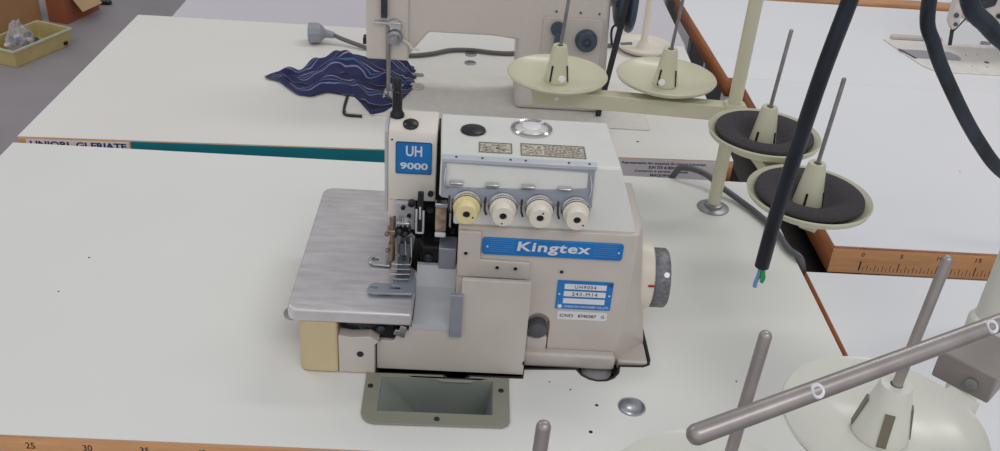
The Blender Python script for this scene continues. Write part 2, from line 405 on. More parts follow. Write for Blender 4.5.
# main body with chamfered right corner
bm = N()
def ring(z, xr, xr2, yf=.14, yb=.29, x0=.6175, yc=.172): return [(x0,yf,z),(xr,yf,z),(xr+.004,yf+.0015,z),(xr2,yc,z),(xr2,yb,z),(x0,yb,z)]
hexa(bm, ring(-.006,.7815,.8185), ring(.153,.784,.7935,yb=.245,yc=.162))
body = B('body', bm, 'body', ov, bevel=.0015)
# arch-shaped niche
kb = N(); arch = [(.6895,.010),(.7125,.010),(.7125,.044)]+[(.701+.0115*math.cos(math.radians(a)), .044+.0125*math.sin(math.radians(a))) for a in range(0,181,15)]
prism(kb, arch, 'xz', .130, .1475); cut(body, kb)
bm = N(); prism(bm, [(.6905,.0125),(.7115,.0125),(.7115,.0285),(.6905,.0285)], 'xz', .1380, .149)
B('drain_boss', bm, 'body', ov, bevel=.002)
pl = N(); lathe(pl, [(.0100,0),(.0100,.008),(.0090,.0105),(.006,.0115),(0,.0115)], (.7005,.146,.0385), (0,-1,-.08), seg=36, knurl=.06, kr=.0095); B('oil_plug', pl, 'gplug', ov)
# lower base under plate and tray
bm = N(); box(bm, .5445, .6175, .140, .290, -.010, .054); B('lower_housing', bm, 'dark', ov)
bm = N(); prism(bm, [(.689,-.004),(.782,-.004),(.782,.0135),(.689,.0145)], 'xz', .1300, .141); B('base_flange', bm, 'body', ov, bevel=.003, seg=3)
bm = N(); lathe(bm, [(0,-.020),(.0155,-.020),(.0165,-.014),(.0155,-.006),(.010,-.004),(0,-.004)], (.7645,.1320,0), seg=32); B('drain_cap', bm, 'dullm', ov)
bm = N(); box(bm, .786, .817, .1375, .17, -.012, .0035); B('foot_block', bm, 'body', ov, bevel=.002)
# looper cover
bm = N(); prism(bm, [(.5435,.0008),(.6885,.0008),(.6885,.1120),(.6235,.1120),(.6235,.054),(.5745,.054),(.5745,.049),(.5650,.047),(.5600,.036),(.5475,.036),(.5435,.032)], 'xz', .1115, .1165)
lc = B('looper_cover', bm, 'body', ov, bevel=.0008)
bm = N(); prism(bm, [(.1166,.0),(.1166,.1080),(.1385,.0940),(.1385,.0)], 'yz', .6240, .6870); B('cover_frame', bm, 'body', ov)
bm = N(); box(bm, .5450,.6238,.1166,.1385,.0,.050); B('cover_frame', bm, 'body', ov)
bm = N(); box(bm, .6870,.6886,.1112,.1135,.0135,.018); B('latch', bm, 'dark', lc)
# front panel beneath the cloth plate and the dark recess over it
bm = N(); prism(bm, [(.5075,.001),(.5425,.001),(.5425,.036),(.5465,.040),(.5375,.046),(.520,.044),(.5075,.046)], 'xz', .1035, .1400); fp = B('front_panel', bm, 'body', ov, bevel=.0008)
bm = N(); lathe(bm, [(.0033,0),(.0033,.0006),(0,.0006)], (.5285,.1035,.0245), (0,-1,0), seg=18); B('screw_hole', bm, 'black', fp)
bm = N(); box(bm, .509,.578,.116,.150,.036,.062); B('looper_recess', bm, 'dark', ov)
for (x,z,r) in ((.5295,.0535,.0035),(.5480,.0500,.0045),(.5400,.0570,.0025),(.5625,.0480,.0030)):
    bm = N(); lathe(bm, [(r,0),(r,.006),(r*.5,.0075),(0,.0075)], (x,.116,z), (0,-1,0), seg=14); B('looper_screw', bm, 'darkg', ov)
bm = N(); prism(bm, [(.560,.047),(.5705,.043),(.5725,.056),(.5670,.058),(.5655,.052),(.562,.053)], 'xz', .1075, .1110); B('looper_arm', bm, 'chrome', ov, bevel=.0004)
bm = N(); prism(bm, [(.515,.056),(.538,.053),(.545,.057),(.545,.061),(.515,.061)], 'xz', .1085, .1120); B('looper_arm', bm, 'darkg', ov, bevel=.0004)
# cream side cover
bm = N(); prism(bm, [(.5070,.1022),(.5070,.30),(.4690,.30),(.4690,.1130),(.4705,.1065),(.4745,.1030),(.4800,.1022)], 'xy', .0008, .0625); cc = B('side_cover', bm, 'cream', ov, bevel=.0025, seg=3)
# steel cloth plate with rounded corners and turned-down lip
def plate_outline(x0,x1,y0,y1,x2,y2):
    r = .012; pts = []
    for cx,cy,a0 in ((x0+r,y1-r,90),(x0+r*.8,y0+r*.8,180)):
        rr = r if a0 == 90 else r*.8
        for i in range(7):
            t = math.radians(a0+15*i); pts.append((cx+rr*math.cos(t), cy+rr*math.sin(t)))
    return pts+[(x1,y0),(x1,y2),(x2,y2+.015),(x2,y1)]
bm = N(); prism(bm, plate_outline(.4600,.5775,.1010,.336,.5640,.176), 'xy', .0625, .0765); cp = B('cloth_plate', bm, 'plate', ov, bevel=.0022, seg=3)
# levers peeping out left of the plate
bm = N(); prism(bm, [(.452+.0095*math.cos(math.radians(a))*1.0,.168+.011*math.sin(math.radians(a))) for a in range(60,301,15)]+[(.480,.159),(.480,.178)], 'xy', .020, .0225); B('release_lever', bm, 'dullm', ov, bevel=.0006)
bm = N(); lathe(bm, [(.0001,0),(.006,0),(.0065,.004),(.005,.007),(0,.008)], (.461,.276,.030), (-1,0,0), seg=18); B('plate_screw', bm, 'dullm', ov)
bm = N(); box(bm, .4612,.470,.270,.282,.020,.060); B('plate_hinge', bm, 'dullm', ov)
# tray between plate and body
bm = N(); prism(bm, [(.1105,.053),(.1105,.0585),(.150,.0605),(.166,.0640),(.178,.0820),(.183,.0820),(.183,.053)], 'yz', .5775, .6170); B('scrap_tray', bm, 'tray', ov, smooth=True, angle=20)
bm = N(); prism(bm, [(.6135,.0480),(.6250,.0480),(.6250,.0970),(.6135,.0970)], 'xz', .1065, .1110); B('cover_hinge', bm, 'bracket', ov, bevel=.0006)
# dark needle cavity
bm = N(); prism(bm, [(.5780,.0600),(.6170,.0600),(.6170,.1560),(.5970,.1560),(.5970,.195),(.5780,.195)], 'xz', .228, .285); B('needle_housing', bm, 'dark', ov)
bm = N(); box(bm, .548,.579,.236,.285,.0765,.134); B('arm_base', bm, 'dark', ov)
bm = N(); box(bm, .5800,.6165,.184,.229,.058,.100); B('knife_block', bm, 'dark', ov, bevel=.002)
bm = N(); box(bm, .5985,.6160,.176,.200,.0790,.1040); B('knife_cover', bm, 'bracket', ov, bevel=.0012)
bm = N(); lathe(bm, [(.0045,0),(.0045,.003),(.002,.004),(0,.003)], (.588,.184,.088), (0,-1,0), seg=16); B('knife_screw', bm, 'darkg', ov)
# head
bm = N()
prof = [(.2190,.1320),(.2190,.2020),(.2225,.2085),(.2300,.2122),(.2380,.2135),(.2600,.2135),(.2680,.205),(.2680,.1320)]
prism(bm, prof, 'yz', .5440, .5918); hd = B('head', bm, 'headm', ov, bevel=.0012)
bm = N(); prism(bm, [(.2200,.1120),(.2200,.1335),(.2600,.1335),(.2600,.1120)], 'yz', .5440, .5530); B('head_skirt', bm, 'headm', ov, bevel=.0006)
bm = N(); prism(bm, [(.2235,.1150),(.2235,.2060),(.2310,.2105),(.2600,.2120),(.2600,.1150)], 'yz', .5400, .5436); B('side_plate', bm, 'tray', ov, bevel=.0008)
bm = N(); prism(bm, rrect(.5515,.5870,.1635,.1985,.002), 'xz', .2180, .2192); bd = B('badge', bm, 'blue', ov, bevel=.0003)
bm = holed(rrect(.5515,.5870,.1635,.1985,.002), [rrect(.5520,.5865,.1640,.1980,.002)], .0004, lambda u,v,w:(u,.2178+w,v)); B('badge_border', bm, 'darkg', bd, smooth=False)
text('lettering', 'UH', 'silver', bd, .5615, .5775, .1830, .1945, .2179, bold=.02)
text('lettering', '9000', 'silver', bd, .5560, .5835, .1685, .1760, .2179, bold=.03)
bm = N(); lathe(bm, [(.0010,0),(.0010,.0005),(0,.0005)], (.5478,.2190,.2000), (0,-1,0), seg=10); B('screw_hole', bm, 'black', hd)
bm = N(); lathe(bm, [(.0078,0),(.0078,.0015),(.0060,.0030),(0,.0036)], (.5650,.2305,.2115), (0,-.25,1), seg=28); B('oil_cap', bm, 'black', ov)
bm = N(); lathe(bm, [(.0072,0),(.0072,.004),(.0055,.007),(.0050,.0085),(.0050,.0280),(.0042,.0290),(.0042,.0400),(.0030,.0420),(0,.0420)], (.5505,.2440,.2125), (0,0,1), seg=20); B('presser_spring_screw', bm, 'black', ov)
# hood with sloping front
bm = N()
hexa(bm, [(.5975,.1440,.1520),(.7865,.1440,.1520),(.7865,.2720,.1520),(.5945,.2720,.1520)], [(.5980,.1590,.2130),(.7650,.1590,.2130),(.7625,.2580,.2130),(.5935,.2580,.2130)])
hood = B('hood', bm, 'top', ov)
kb = N(); box(kb, .58,.6120,.10,.235,.14,.1775); cut(hood, kb); md = hood.modifiers.new('edge','BEVEL'); md.width = .002; md.segments = 2; md.limit_method = 'ANGLE'

bm = N(); lathe(bm, [(.0110,0),(.0125,.0008),(.0118,.0022),(.008,.0036),(0,.0042)], (.6265,.2210,.2130), seg=36); B('filler_cap', bm, 'black', ov)
bm = N(); lathe(bm, [(.0205,0),(.0205,.0018),(.0185,.0030),(.0170,.0024),(.0170,.0006)], (.6840,.2320,.2130), seg=40); sg = B('sight_ring', bm, 'chrome', ov)
bm = N(); lathe(bm, [(.0168,0),(.0168,.0012),(.0110,.0030),(.0060,.0036),(0,.0036)], (.6840,.2320,.2130), seg=36); B('sight_glass', bm, 'clear', ov)
bm = N()
for k in range(4):
    mx = Matrix.Translation((.6840,.2320,.2130)) @ Matrix.Rotation(math.radians(45+90*k),4,'Z')
    box(bm, .0100,.0180,-.0011,.0011,.0020,.0036, mx)
lathe(bm, [(.0095,0.0030),(.0095,.0040),(.0070,.0046),(0,.0046)], (.6840,.2320,.2130), seg=24)
B('sight_spokes', bm, 'silver', ov)
for x0,x1,y0,y1 in ((.6325,.6640,.1755,.1965),(.6720,.7335,.1735,.1985)):
    bm = N(); box(bm, x0,x1,y0,y1,.2128,.2135); ip = B('instruction_plate', bm, 'etch', ov)
    bm = holed([(x0,y0),(x1,y0),(x1,y1),(x0,y1)], [[(x0+.001,y0+.001),(x1-.001,y0+.001),(x1-.001,y1-.001),(x0+.001,y1-.001)]], .0003, lambda u,v,w:(u,v,.2137+w)); B('plate_border', bm, 'engr', ip, smooth=False)
    bm = N()
    if x1-x0 > .04:
        for r in range(6):
            x = x0+.022
            while x < x1-.004:
                L = random.uniform(.002,.005); box(bm, x,x+L,y0+.004+r*.0033,y0+.0052+r*.0033,.2135,.2137); x += L+.0012
        for r in range(26):
            x = random.uniform(x0+.002,x0+.018); y = random.uniform(y0+.003,y1-.004); box(bm, x,x+random.uniform(.001,.003),y,y+.0006,.2135,.2137)
    else:
        for r in range(34):
            x = random.uniform(x0+.003,x1-.006); y = random.uniform(y0+.003,y1-.004); box(bm, x,x+random.uniform(.001,.004),y,y+.0007,.2135,.2137)
    B('engraving', bm, 'engr', ip, smooth=False)
# tension bracket on the slope
SL = .0150/.0610
def slope(z, off=0): return .1440+(z-.1520)*SL-off
def on_slope(off): return lambda u, v, w: (u, slope(v, off)+w*.97, v+w*.0)
zb = .1750
outl = [(.7405,.2145),(.5995,.2145),(.5995,.1785),(.6075,.1775)]
for kx in (.6240,.6575,.6915,.7255):
    outl += [(kx-.0150,zb)]+[(kx-.0150*math.cos(math.radians(a)), zb+.0060*math.sin(math.radians(a))) for a in (30,60,90,120,150)]+[(kx+.0150,zb)]
outl += [(.7405,zb)]
win = [(.6035,.1875),(.6035,.2105),(.7350,.2085),(.7350,.1930),(.7000,.1900),(.6650,.1890),(.6300,.1880)]
bm = holed(outl, [win], .0014, on_slope(.0012)); tb = B('tension_bracket', bm, 'bracket', ov, bevel=.0004)
bm = N(); prism(bm, [(slope(.2140,.0035),.2110),(slope(.2140,.0035),.2150),(.1640,.2155),(.1640,.2135),(.1580,.2132)], 'yz', .5992, .7420); B('bracket_lip', bm, 'lip', tb, bevel=.0004)
for x in (.612,.636,.662,.676,.716,.735):
    bm = N(); lathe(bm, [(.0012,0),(.0010,.0007),(0,.0007)], (x,.1595,.2152), seg=10); B('bracket_screw', bm, 'darkg', tb)
bm = N(); tube(bm, [(.6035,slope(.206,.0030),.206),(.6025,slope(.200,.005),.200),(.6035,slope(.191,.0050),.191),(.6065,slope(.188,.003),.188)], .0009, seg=8); B('wire_guide', bm, 'chrome', tb)
bm = N(); tube(bm, [(.7370,slope(.206,.0030),.206),(.7385,slope(.196,.005),.196),(.7375,slope(.187,.0050),.187)], .0009, seg=8); B('wire_guide', bm, 'chrome', tb)
for x in (.6135,.6465,.6800,.7140):
    bm = N(); box(bm, x-.0062,x+.0062,slope(.192,.0065),slope(.192,.0005),.1915,.1945); B('thread_guide', bm, 'chrome', tb, bevel=.0008)
for i, x in enumerate((.6240,.6575,.6915,.7255)):
    z = .1735; c = (x, slope(z,.0), z); ax = (0,-1,.02)
    bm = N(); lathe(bm, [(.0060,0),(.0130,.001),(.0138,.0028),(.0138,.0040),(.0120,.0048),(.0060,.0048)], c, ax, seg=36); td = B('tension_disc', bm, 'chrome', ov)
    bm = N(); lathe(bm, [(.0115,.0050),(.0126,.0058),(.0128,.0110),(.0123,.0120),(.0104,.0124),(.0104,.0225),(.0096,.0240),(.0040,.0240),(.0034,.0232),(.0034,.0215),(0,.0215)], c, ax, seg=56, knurl=.035, kr=.0100)
    kb_ = B('tension_knob', bm, 'yknob' if i == 0 else 'knob', ov, angle=30)
    if i == 0: kb_['label'] = 'yellowed ivory tension knob'
    bm = N(); lathe(bm, [(.0127,.0092),(.0130,.0094),(.0130,.0100),(.0127,.0102)], c, ax, seg=36); B('knob_groove', bm, 'darkg', kb_)
    bm = N(); lathe(bm, [(.0031,.0216),(.0031,.0222),(0,.0222)], c, ax, seg=16); B('knob_bore', bm, 'black', kb_)
    px_ = (.0060,-.0008,.0022,.0058)[i]; pz_ = (-.0018,-.0065,.0062,-.0040)[i]
    bm = N(); lathe(bm, [(.0009,0),(.0009,.0004),(0,.0004)], (x+px_,c[1]-.0239,z+pz_), (0,-1,0), seg=8); B('knob_dot', bm, 'black', kb_)
    bm = N(); tube(bm, [(x-.0165,slope(.178,.002),.180),(x-.0168,slope(.172,.007),.172),(x-.0150,slope(.165,.006),.166)], .0010, seg=8); B('thread_guide', bm, 'darkg', ov)
# maker's strip and raised front plate
bm = N(); prism(bm, [(.6180,.0990),(.6870,.0985),(.6870,.1180),(.6390,.1190),(.6390,.1500),(.6180,.1500)], 'xz', .1360, .1402); fpz = B('raised_plate', bm, 'body', ov, bevel=.0012)
for x, z in ((.6255,.1265),(.6560,.1120),(.6735,.1118),(.7185,.1080)):
    bm = N(); lathe(bm, [(.0036,0),(.0036,.0006),(.0022,.0006),(.0019,.0009),(0,.0009)], (x,.1358 if x < .70 else .1400,z), (0,-1,0), seg=18); s_ = B('screw_seat', bm, 'body', ov)
    bm = N(); lathe(bm, [(.0019,.0009),(.0019,.0012),(0,.0012)], (x,.1358 if x < .70 else .1400,z), (0,-1,0), seg=14); B('screw_hole', bm, 'black', s_)
bm = N(); prism(bm, rrect(.6405,.7745,.1245,.1430,.003), 'xz', .1378, .1402); st = B('name_strip', bm, 'blue', ov, bevel=.0006)
text('lettering', 'Kingtex', 'silver', st, .6735, .7435, .1272, .1408, .1377, bold=.025, space=1.1, shear=.08)
bm = N()
for k in range(6):
    z = .1285+k*.0024
    box(bm, .6480,.6710,.1376,.1378,z,z+.0003)
B('fine_lines', bm, 'wblue', st, smooth=False)
bm = N()
for k in range(6):
    z = .1285+k*.0024; box(bm, .7460,.7690,.1376,.1378,z,z+.0003)
B('fine_lines', bm, 'wblue', st, smooth=False)
for x in (.6455,.7705):
    bm = N(); lathe(bm, [(.0010,0),(.0008,.0005),(0,.0005)], (x,.1378,.1335), (0,-1,0), seg=10); B('rivet', bm, 'silver', st)
# rating plate
bm = N(); prism(bm, rrect(.7160,.7705,.0645,.0980,.001), 'xz', .1390, .1402); rp = B('rating_plate', bm, 'blue', ov)
for z0,z1 in ((.0885,.0945),(.0800,.0860),(.0715,.0775)):
    bm = N(); box(bm, .7230,.7640,.1386,.1390,z0,z1); B('white_field', bm, 'white', rp, smooth=False)
text('lettering', 'UH9004', 'ink', rp, .7330, .7540, .0897, .0935, .1385, space=1.2)
text('lettering', '243-M14', 'ink', rp, .7310, .7560, .0811, .0850, .1385, space=1.2)
text('lettering', 'CHING CHI MACHINERY CO.,LTD.', 'silver', rp, .7250, .7690, .0662, .0690, .1389)
text('lettering', 'CE', 'ink', rp, .7655, .7700, .0930, .0965, .1389, bold=.02)
bm = N(); lathe(bm, [(.0022,0),(.0020,.0003),(0,.0003)], (.7205,.1390,.0676), (0,-1,0), seg=16); B('emblem', bm, 'silver', rp)
for x in (.7187,.7678):
    bm = N(); lathe(bm, [(.0011,0),(.0009,.0005),(0,.0005)], (x,.1390,.0822), (0,-1,0), seg=10); B('rivet', bm, 'silver', rp)
bm = N(); prism(bm, rrect(.7190,.7685,.0515,.0612,.0015), 'xz', .1392, .1402); sp = B('serial_plate', bm, 'white', ov)
text('lettering', 'C/NO   8740387   G', 'ink', sp, .7215,.7660,.0545,.0582,.1391, bold=.01)
# handwheel
bm = N(); lathe(bm, [(.0340,-.012),(.0365,-.004),(.0370,.006),(.0355,.0135),(.0325,.0150),(0,.0150)], (.8010,.1930,.0755), (1,0,0), seg=48); hw = B('wheel_housing', bm, 'creamw', ov)
bm = N(); lathe(bm, [(.0260,.0150),(.0295,.0152),(.0310,.0165),(.0310,.0300),(.0295,.0320),(.0120,.0320),(.0100,.0300),(0,.0300)], (.8010,.1930,.0712), (1,0,0), seg=80, knurl=.012, kr=.0305); wh = B('handwheel', bm, 'knurl', ov, angle=50)
bm = N(); lathe(bm, [(.0028,0),(.0028,.0006),(0,.0006)], (.8280,.1930-.0245,.0712+.0195), (0,-.78,.62), seg=14); B('wheel_mark', bm, 'silver', wh)
bm = N(); box(bm, .8085,.8150,.1562,.1576,.0835,.0853); B('index_mark', bm, 'red', hw)
# presser foot, needle bar and the small fittings around them
bm = holed([(.5270,.1860),(.5290,.1925),(.5340,.1960),(.5500,.1970),(.5500,.1770),(.5335,.1780),(.5290,.1810)], [[(.5345+.0035*math.cos(t*PI/5),.1870+.0040*math.sin(t*PI/5)) for t in range(10)]], .0020, lambda u,v,w:(u,v,.0790+w)); B('foot_tab', bm, 'chrome', ov, bevel=.0003)
bm = holed([(.5320,.1330),(.5335,.1400),(.5380,.1440),(.5560,.1440),(.5560,.1650),(.5760,.1600),(.5785,.1500),(.5785,.1330),(.5760,.1285),(.5375,.1270),(.5340,.1285)], [rrect(.5355,.5425,.1330,.1385,.0025,3), rrect(.5540,.5640,.1350,.1400,.001,2)], .0022, lambda u,v,w:(u,v,.0800+w)); B('needle_plate', bm, 'bracket', ov, bevel=.0004)
bm = N(); prism(bm, [(.150,.0812),(.182,.0812),(.186,.104),(.176,.108),(.160,.0900)], 'yz', .5590, .5710); B('presser_foot', bm, 'darkg', ov, bevel=.0008)
for k in range(4):
    bm = N(); tube(bm, [(.5530,.1490+.0045*k,.0835+.0028*k),(.5620,.1475+.0045*k,.0840+.0028*k),(.5715,.1490+.0045*k,.0835+.0028*k)], .0009, seg=8); B('foot_wire', bm, 'chrome' if k % 2 else 'dullm', ov)
bm = N(); cyl(bm, (.5520,.176,.0870), (.5515,.182,.1330), .0026); B('presser_bar', bm, 'bronze', ov)
bm = N(); cyl(bm, (.5520,.173,.0900), (.5518,.175,.1080), .0034); B('bar_sleeve', bm, 'bronze', ov)
bm = N(); box(bm, .5470,.5555,.176,.187,.1160,.1215); B('bar_clamp', bm, 'bronze', ov, bevel=.001)
bm = N(); cyl(bm, (.5600,.185,.1000), (.5600,.185,.1340), .0022); B('needle_bar', bm, 'dullm', ov)
bm = N(); box(bm, .5565,.5690,.178,.188,.1270,.1300); B('needle_clamp', bm, 'chrome', ov, bevel=.0006)
for x in (.5580,.5625,.5670):
    bm = N(); cyl(bm, (x,.180,.1250), (x,.180,.1345), .0011, seg=10); B('clamp_pin', bm, 'chrome', ov)
bm = N(); prism(bm, [(.5560,.1130),(.5640,.1100),(.5700,.1150),(.5690,.1235),(.5560,.1235)], 'xz', .182, .190); B('needle_holder', bm, 'dark', ov, bevel=.001)
for c in ((.5470,.176,.1185,.0022),(.5590,.180,.1200,.0026),(.5650,.180,.1180,.0022),(.5690,.182,.1225,.0018),(.5480,.172,.1020,.0020),(.5650,.166,.0985,.0018),(.5600,.166,.1010,.0016)):
    bm = N(); lathe(bm, [(c[3],0),(c[3],.003),(c[3]*.6,.004),(0,.0035)], c[:3], (0,-1,0), seg=14); B('set_screw', bm, 'darkg' if c[0] > .55 and c[3] > .0017 else 'bronze', ov)
bm = N(); cyl(bm, (.5590,.170,.0830), (.5590,.172,.0960), .0006, seg=8); B('needle', bm, 'chrome', ov)
bm = N(); tube(bm, [(.5655,.172,.1130),(.5660,.170,.1040),(.5665,.168,.0960),(.5660,.168,.0870)], .0007, seg=8); B('needle_wire', bm, 'chrome', ov)
bm = N(); tube(bm, [(.5710,.176,.1150),(.5715,.172,.1060),(.5720,.168,.0960),(.5705,.168,.0860)], .0007, seg=8); B('thread_lever', bm, 'chrome', ov)
bm = N(); box(bm, .5560,.5630,.186,.189,.0900,.1130); B('foot_bracket', bm, 'dullm', ov, bevel=.0006)
bm = N(); box(bm, .5525,.5720,.2120,.2180,.1020,.1330); B('needle_guard_plate', bm, 'tray', ov, bevel=.0008)
bm = N(); prism(bm, [(.5640,.0900),(.5720,.0900),(.5740,.1060),(.5700,.1100),(.5640,.1060)], 'xz', .190, .194); B('guard_arm', bm, 'dullm', ov, bevel=.0006)
for c in ((.5600,.2120,.1285),(.5660,.2120,.1190),(.5560,.2120,.1140)):
    bm = N(); lathe(bm, [(.0022,0),(.0022,.003),(0,.0032)], c, (0,-1,0), seg=12); B('guard_screw', bm, 'darkg', ov)
bm = N(); lathe(bm, [(.0036,0),(.0036,.005),(.0020,.006),(0,.006)], (.5685,.2120,.1345), (0,-1,0), seg=14); B('thumb_screw', bm, 'black', ov)
bm = N(); box(bm, .5750,.5810,.2010,.2050,.1060,.1520); tl = B('take_up_lever', bm, 'black', ov, bevel=.0008)
bm = N(); tube(bm, [(.5742,.2000,.1330),(.5742,.2000,.1080),(.5755,.2000,.1060),(.5800,.2000,.1060),(.5812,.2000,.1080),(.5812,.2000,.1320)], .0011, seg=8, n=3); B('lever_guard', bm, 'silver', tl)
bm = N(); cyl(bm, (.5778,.2005,.1360), (.5778,.2005,.1220), .0011, seg=8); B('lever_pin', bm, 'silver', tl)
bm = N(); box(bm, .5935,.6045,.1900,.1960,.1150,.1430); B('felt_block', bm, 'felt', ov, bevel=.0012)
bm = N(); box(bm, .5930,.6055,.1880,.1970,.1430,.1480); B('felt_clip', bm, 'chrome', ov, bevel=.001)
bm = N(); box(bm, .5935,.6045,.1870,.1915,.1095,.1145); B('felt_foot', bm, 'ceramic', ov, bevel=.0012)
bm = N(); prism(bm, [(.6075,.1260),(.6092,.1240),(.6092,.1560),(.6075,.1580)], 'xz', .1830, .2050); B('felt_side_plate', bm, 'chrome', ov)
for c in ((.5860,.1900,.0950,.0036),(.5950,.1980,.1010,.0030),(.5870,.2200,.1420,.0030),(.5870,.2200,.1240,.0036),(.6110,.2100,.1060,.0028)):
    bm = N(); lathe(bm, [(c[3],0),(c[3],.004),(c[3]*.5,.0035),(0,.0035)], c[:3], (0,-1,0), seg=14); B('cavity_screw', bm, 'darkg', ov)

ct = thing('gap_blocker', 'black trunking box added to darken the gap between the front table and the ruler-edged table', 'blocker', (1.06,.5,-.16))
bm = N(); box(bm, 1.036, 1.150, .40, .93, -.16, -.055); B('blocker_box', bm, 'black', ct, bevel=.004)  # added black box under the table gap, stands in for the shade there
# ------------------------------------------------------------------ thread stands
def spool(parent, x, y, z, r=.064, foam=False, rod_h=.145, lean=(.0,.0), mats=('khaki','khaki','rod'), cone_h=.058, slots=4, a0=.5, r_rod=.0022, cs=1., sw=.0011, sh=.024, sm='black', dish=1.):
    D_ = lambda h: h*dish
    bm = N(); lathe(bm, [(.012,-.004),(.030,-.003),(r*.75,D_(.001)+(dish-1)*.004),(r*.97,D_(.0075)),(r,D_(.0105)),(r*.985,D_(.0105)+.0015),(r*.955,D_(.0105)-.0005),(r*.72,D_(.0045)+.001),(.030,.0010),(.010,.0005)], (x,y,z), seg=72)
    p = B('spool_plate', bm, mats[0], parent, angle=50)
    if foam:
        bm = N(); fo = (dish-1)*.006
        lathe(bm, [(.018,.0040),(r*.78,.0080+fo),(r*.87,.0120+fo*1.3),(r*.86,.0150+fo*1.3),(r*.76,.0175+fo*1.2),(r*.52,.0160+fo),(.026,.0105+fo*.5),(.018,.0085)], (x,y,z), seg=64); B('foam_pad', bm, 'foam', p, angle=60)
    rb, rt = .0158*cs, .0092*cs
    bm = N(); lathe(bm, [(rb,.001),(rb,.004),(rt*1.02,cone_h-.003),(rt*.9,cone_h),(.0040,cone_h),(.0040,cone_h-.012),(.003,cone_h-.012)], (x,y,z), seg=40)
    c = B('spool_cone', bm, mats[1], p, angle=40)
    for k in range(slots):
        a = a0+k*2*PI/slots
        mx = Matrix.Translation((x,y,z)) @ Matrix.Rotation(a,4,'Z')
        bm = N()
        h0, h1 = .0035, sh
        ra = rb-(rb-rt)*(h0/cone_h)+.0012; rc = rb-(rb-rt)*(h1/cone_h)+.0012
        w_ = sw
        v = hexa(bm, [(ra-.003,-w_,h0),(ra,-w_,h0),(ra,w_,h0),(ra-.003,w_,h0)], [(rc-.003,-w_,h1),(rc,-w_,h1),(rc,w_,h1),(rc-.003,w_,h1)])
        bmesh.ops.transform(bm, matrix=mx, verts=v); B('cone_slot', bm, sm, c, smooth=False)
    bm = N(); cyl(bm, (x,y,z+cone_h-.012), (x+lean[0],y+lean[1],z+rod_h), r_rod, seg=16, round_end=True); B('spool_pin', bm, mats[2], p)
    return p
ts = thing('thread_stand', 'khaki two-arm thread stand behind the overlock, two of its four plates foam-padded', 'thread stand', (.951,.471,0))
bm = N(); lathe(bm, [(.0210,0),(.0210,.0015),(.0180,.0032),(.0120,.0040),(.0120,.0070),(.0085,.0085)], (.951,.471,0), seg=40); B('pole_flange', bm, 'dullm', ts)
bm = N(); cyl(bm, (.951,.471,.002), (.951,.471,.52), .0084, seg=28); B('pole', bm, 'khaki', ts)
bm = N(); hexa(bm, [(.700,.488,.1270),(.967,.463,.1280),(.967,.483,.1280),(.709,.506,.1270)], [(.697,.488,.1475),(.967,.463,.1485),(.967,.483,.1485),(.697,.506,.1475)]); a1 = B('arm', bm, 'khaki', ts, bevel=.0012)
bm = N(); hexa(bm, [(.940,.462,.1280),(.962,.462,.1280),(.986,.212,.1280),(.977,.198,.1310),(.966,.212,.1280)], [(.940,.462,.1450),(.962,.462,.1450),(.986,.212,.1400),(.977,.198,.1400),(.966,.212,.1400)]); a2 = B('arm', bm, 'khaki', ts, bevel=.0012)
bm = N(); lathe(bm, [(.013,.124),(.0140,.126),(.0140,.150),(.013,.152)], (.951,.471,0), seg=28); cl = B('clamp_collar', bm, 'khaki', ts)
bm = N(); lathe(bm, [(.0035,0),(.0035,.004),(.0015,.0045),(0,.0035)], (.951,.4570,.138), (0,-1,0), seg=12); B('clamp_screw', bm, 'dullm', cl)
spool(ts, .7300,.5080,.1520, lean=(.018,0), rod_h=.30, cone_h=.048, a0=-2.2)
spool(ts, .8700,.5150,.1520, lean=(.016,0), rod_h=.30, cone_h=.049, dish=1.2, a0=-2.4)
spool(ts, .9600,.3650,.1430, foam=True, lean=(.004,0), rod_h=.143, cone_h=.052, dish=1.9, a0=-2.4)
spool(ts, .9770,.2360,.1375, foam=True, lean=(.004,0), rod_h=.147, cone_h=.054, dish=1.7, a0=-2.1)
for x,y in ((.7300,.4955),(.8700,.4845)):
    bm = N(); lathe(bm, [(.0028,0),(.0028,.0015),(0,.0020)], (x,y-.0095,.1375), (0,-1,0), seg=14); B('white_stud', bm, 'ceramic', a1)
for x,y in ((.7345,.4925),(.8625,.5010)):
    bm = N(); lathe(bm, [(.0048,0),(.0038,.0012),(0,.0016)], (x,y,.161), (0,-1,.15), seg=14); B('cone_stud', bm, 'ceramic', ts)

# stand in the foreground
fs = thing('thread_stand', 'pale steel thread stand in the lower right foreground with a long eyeleted guide bar', 'thread stand', (1.030,-.035,0))
bm = N(); cyl(bm, (1.030,-.035,.000), (1.030,-.035,.62), .0125, seg=32); B('pole', bm, 'khakiw', fs)
bm = N(); lathe(bm, [(.024,0),(.024,.002),(.016,.004),(.0125,.006)], (1.030,-.035,0), seg=32); B('pole_flange', bm, 'dullm', fs)
R3 = Vector((.903,-.155,0)); R2 = Vector((.775,-.237,0)); R1 = Vector((.659,-.310,0))
fd = (R3-R1).normalized(); fn = Vector((-fd.y, fd.x, 0))
bm = N()
mx = Matrix(((fd.x, fn.x, 0, R3.x),(fd.y, fn.y, 0, R3.y),(0,0,1,0),(0,0,0,1)))
box(bm, -.29, .100, -.012, .012, .1640, .1820, mx); B('arm', bm, 'khakiw', fs, bevel=.0012)
bu = Vector((.70,-.71,0)).normalized(); bv = Vector((.71,.70,0)).normalized(); bo_ = Vector((.977,-.074,0))
mb = Matrix(((bu.x,bv.x,0,bo_.x),(bu.y,bv.y,0,bo_.y),(0,0,1,0),(0,0,0,1)))
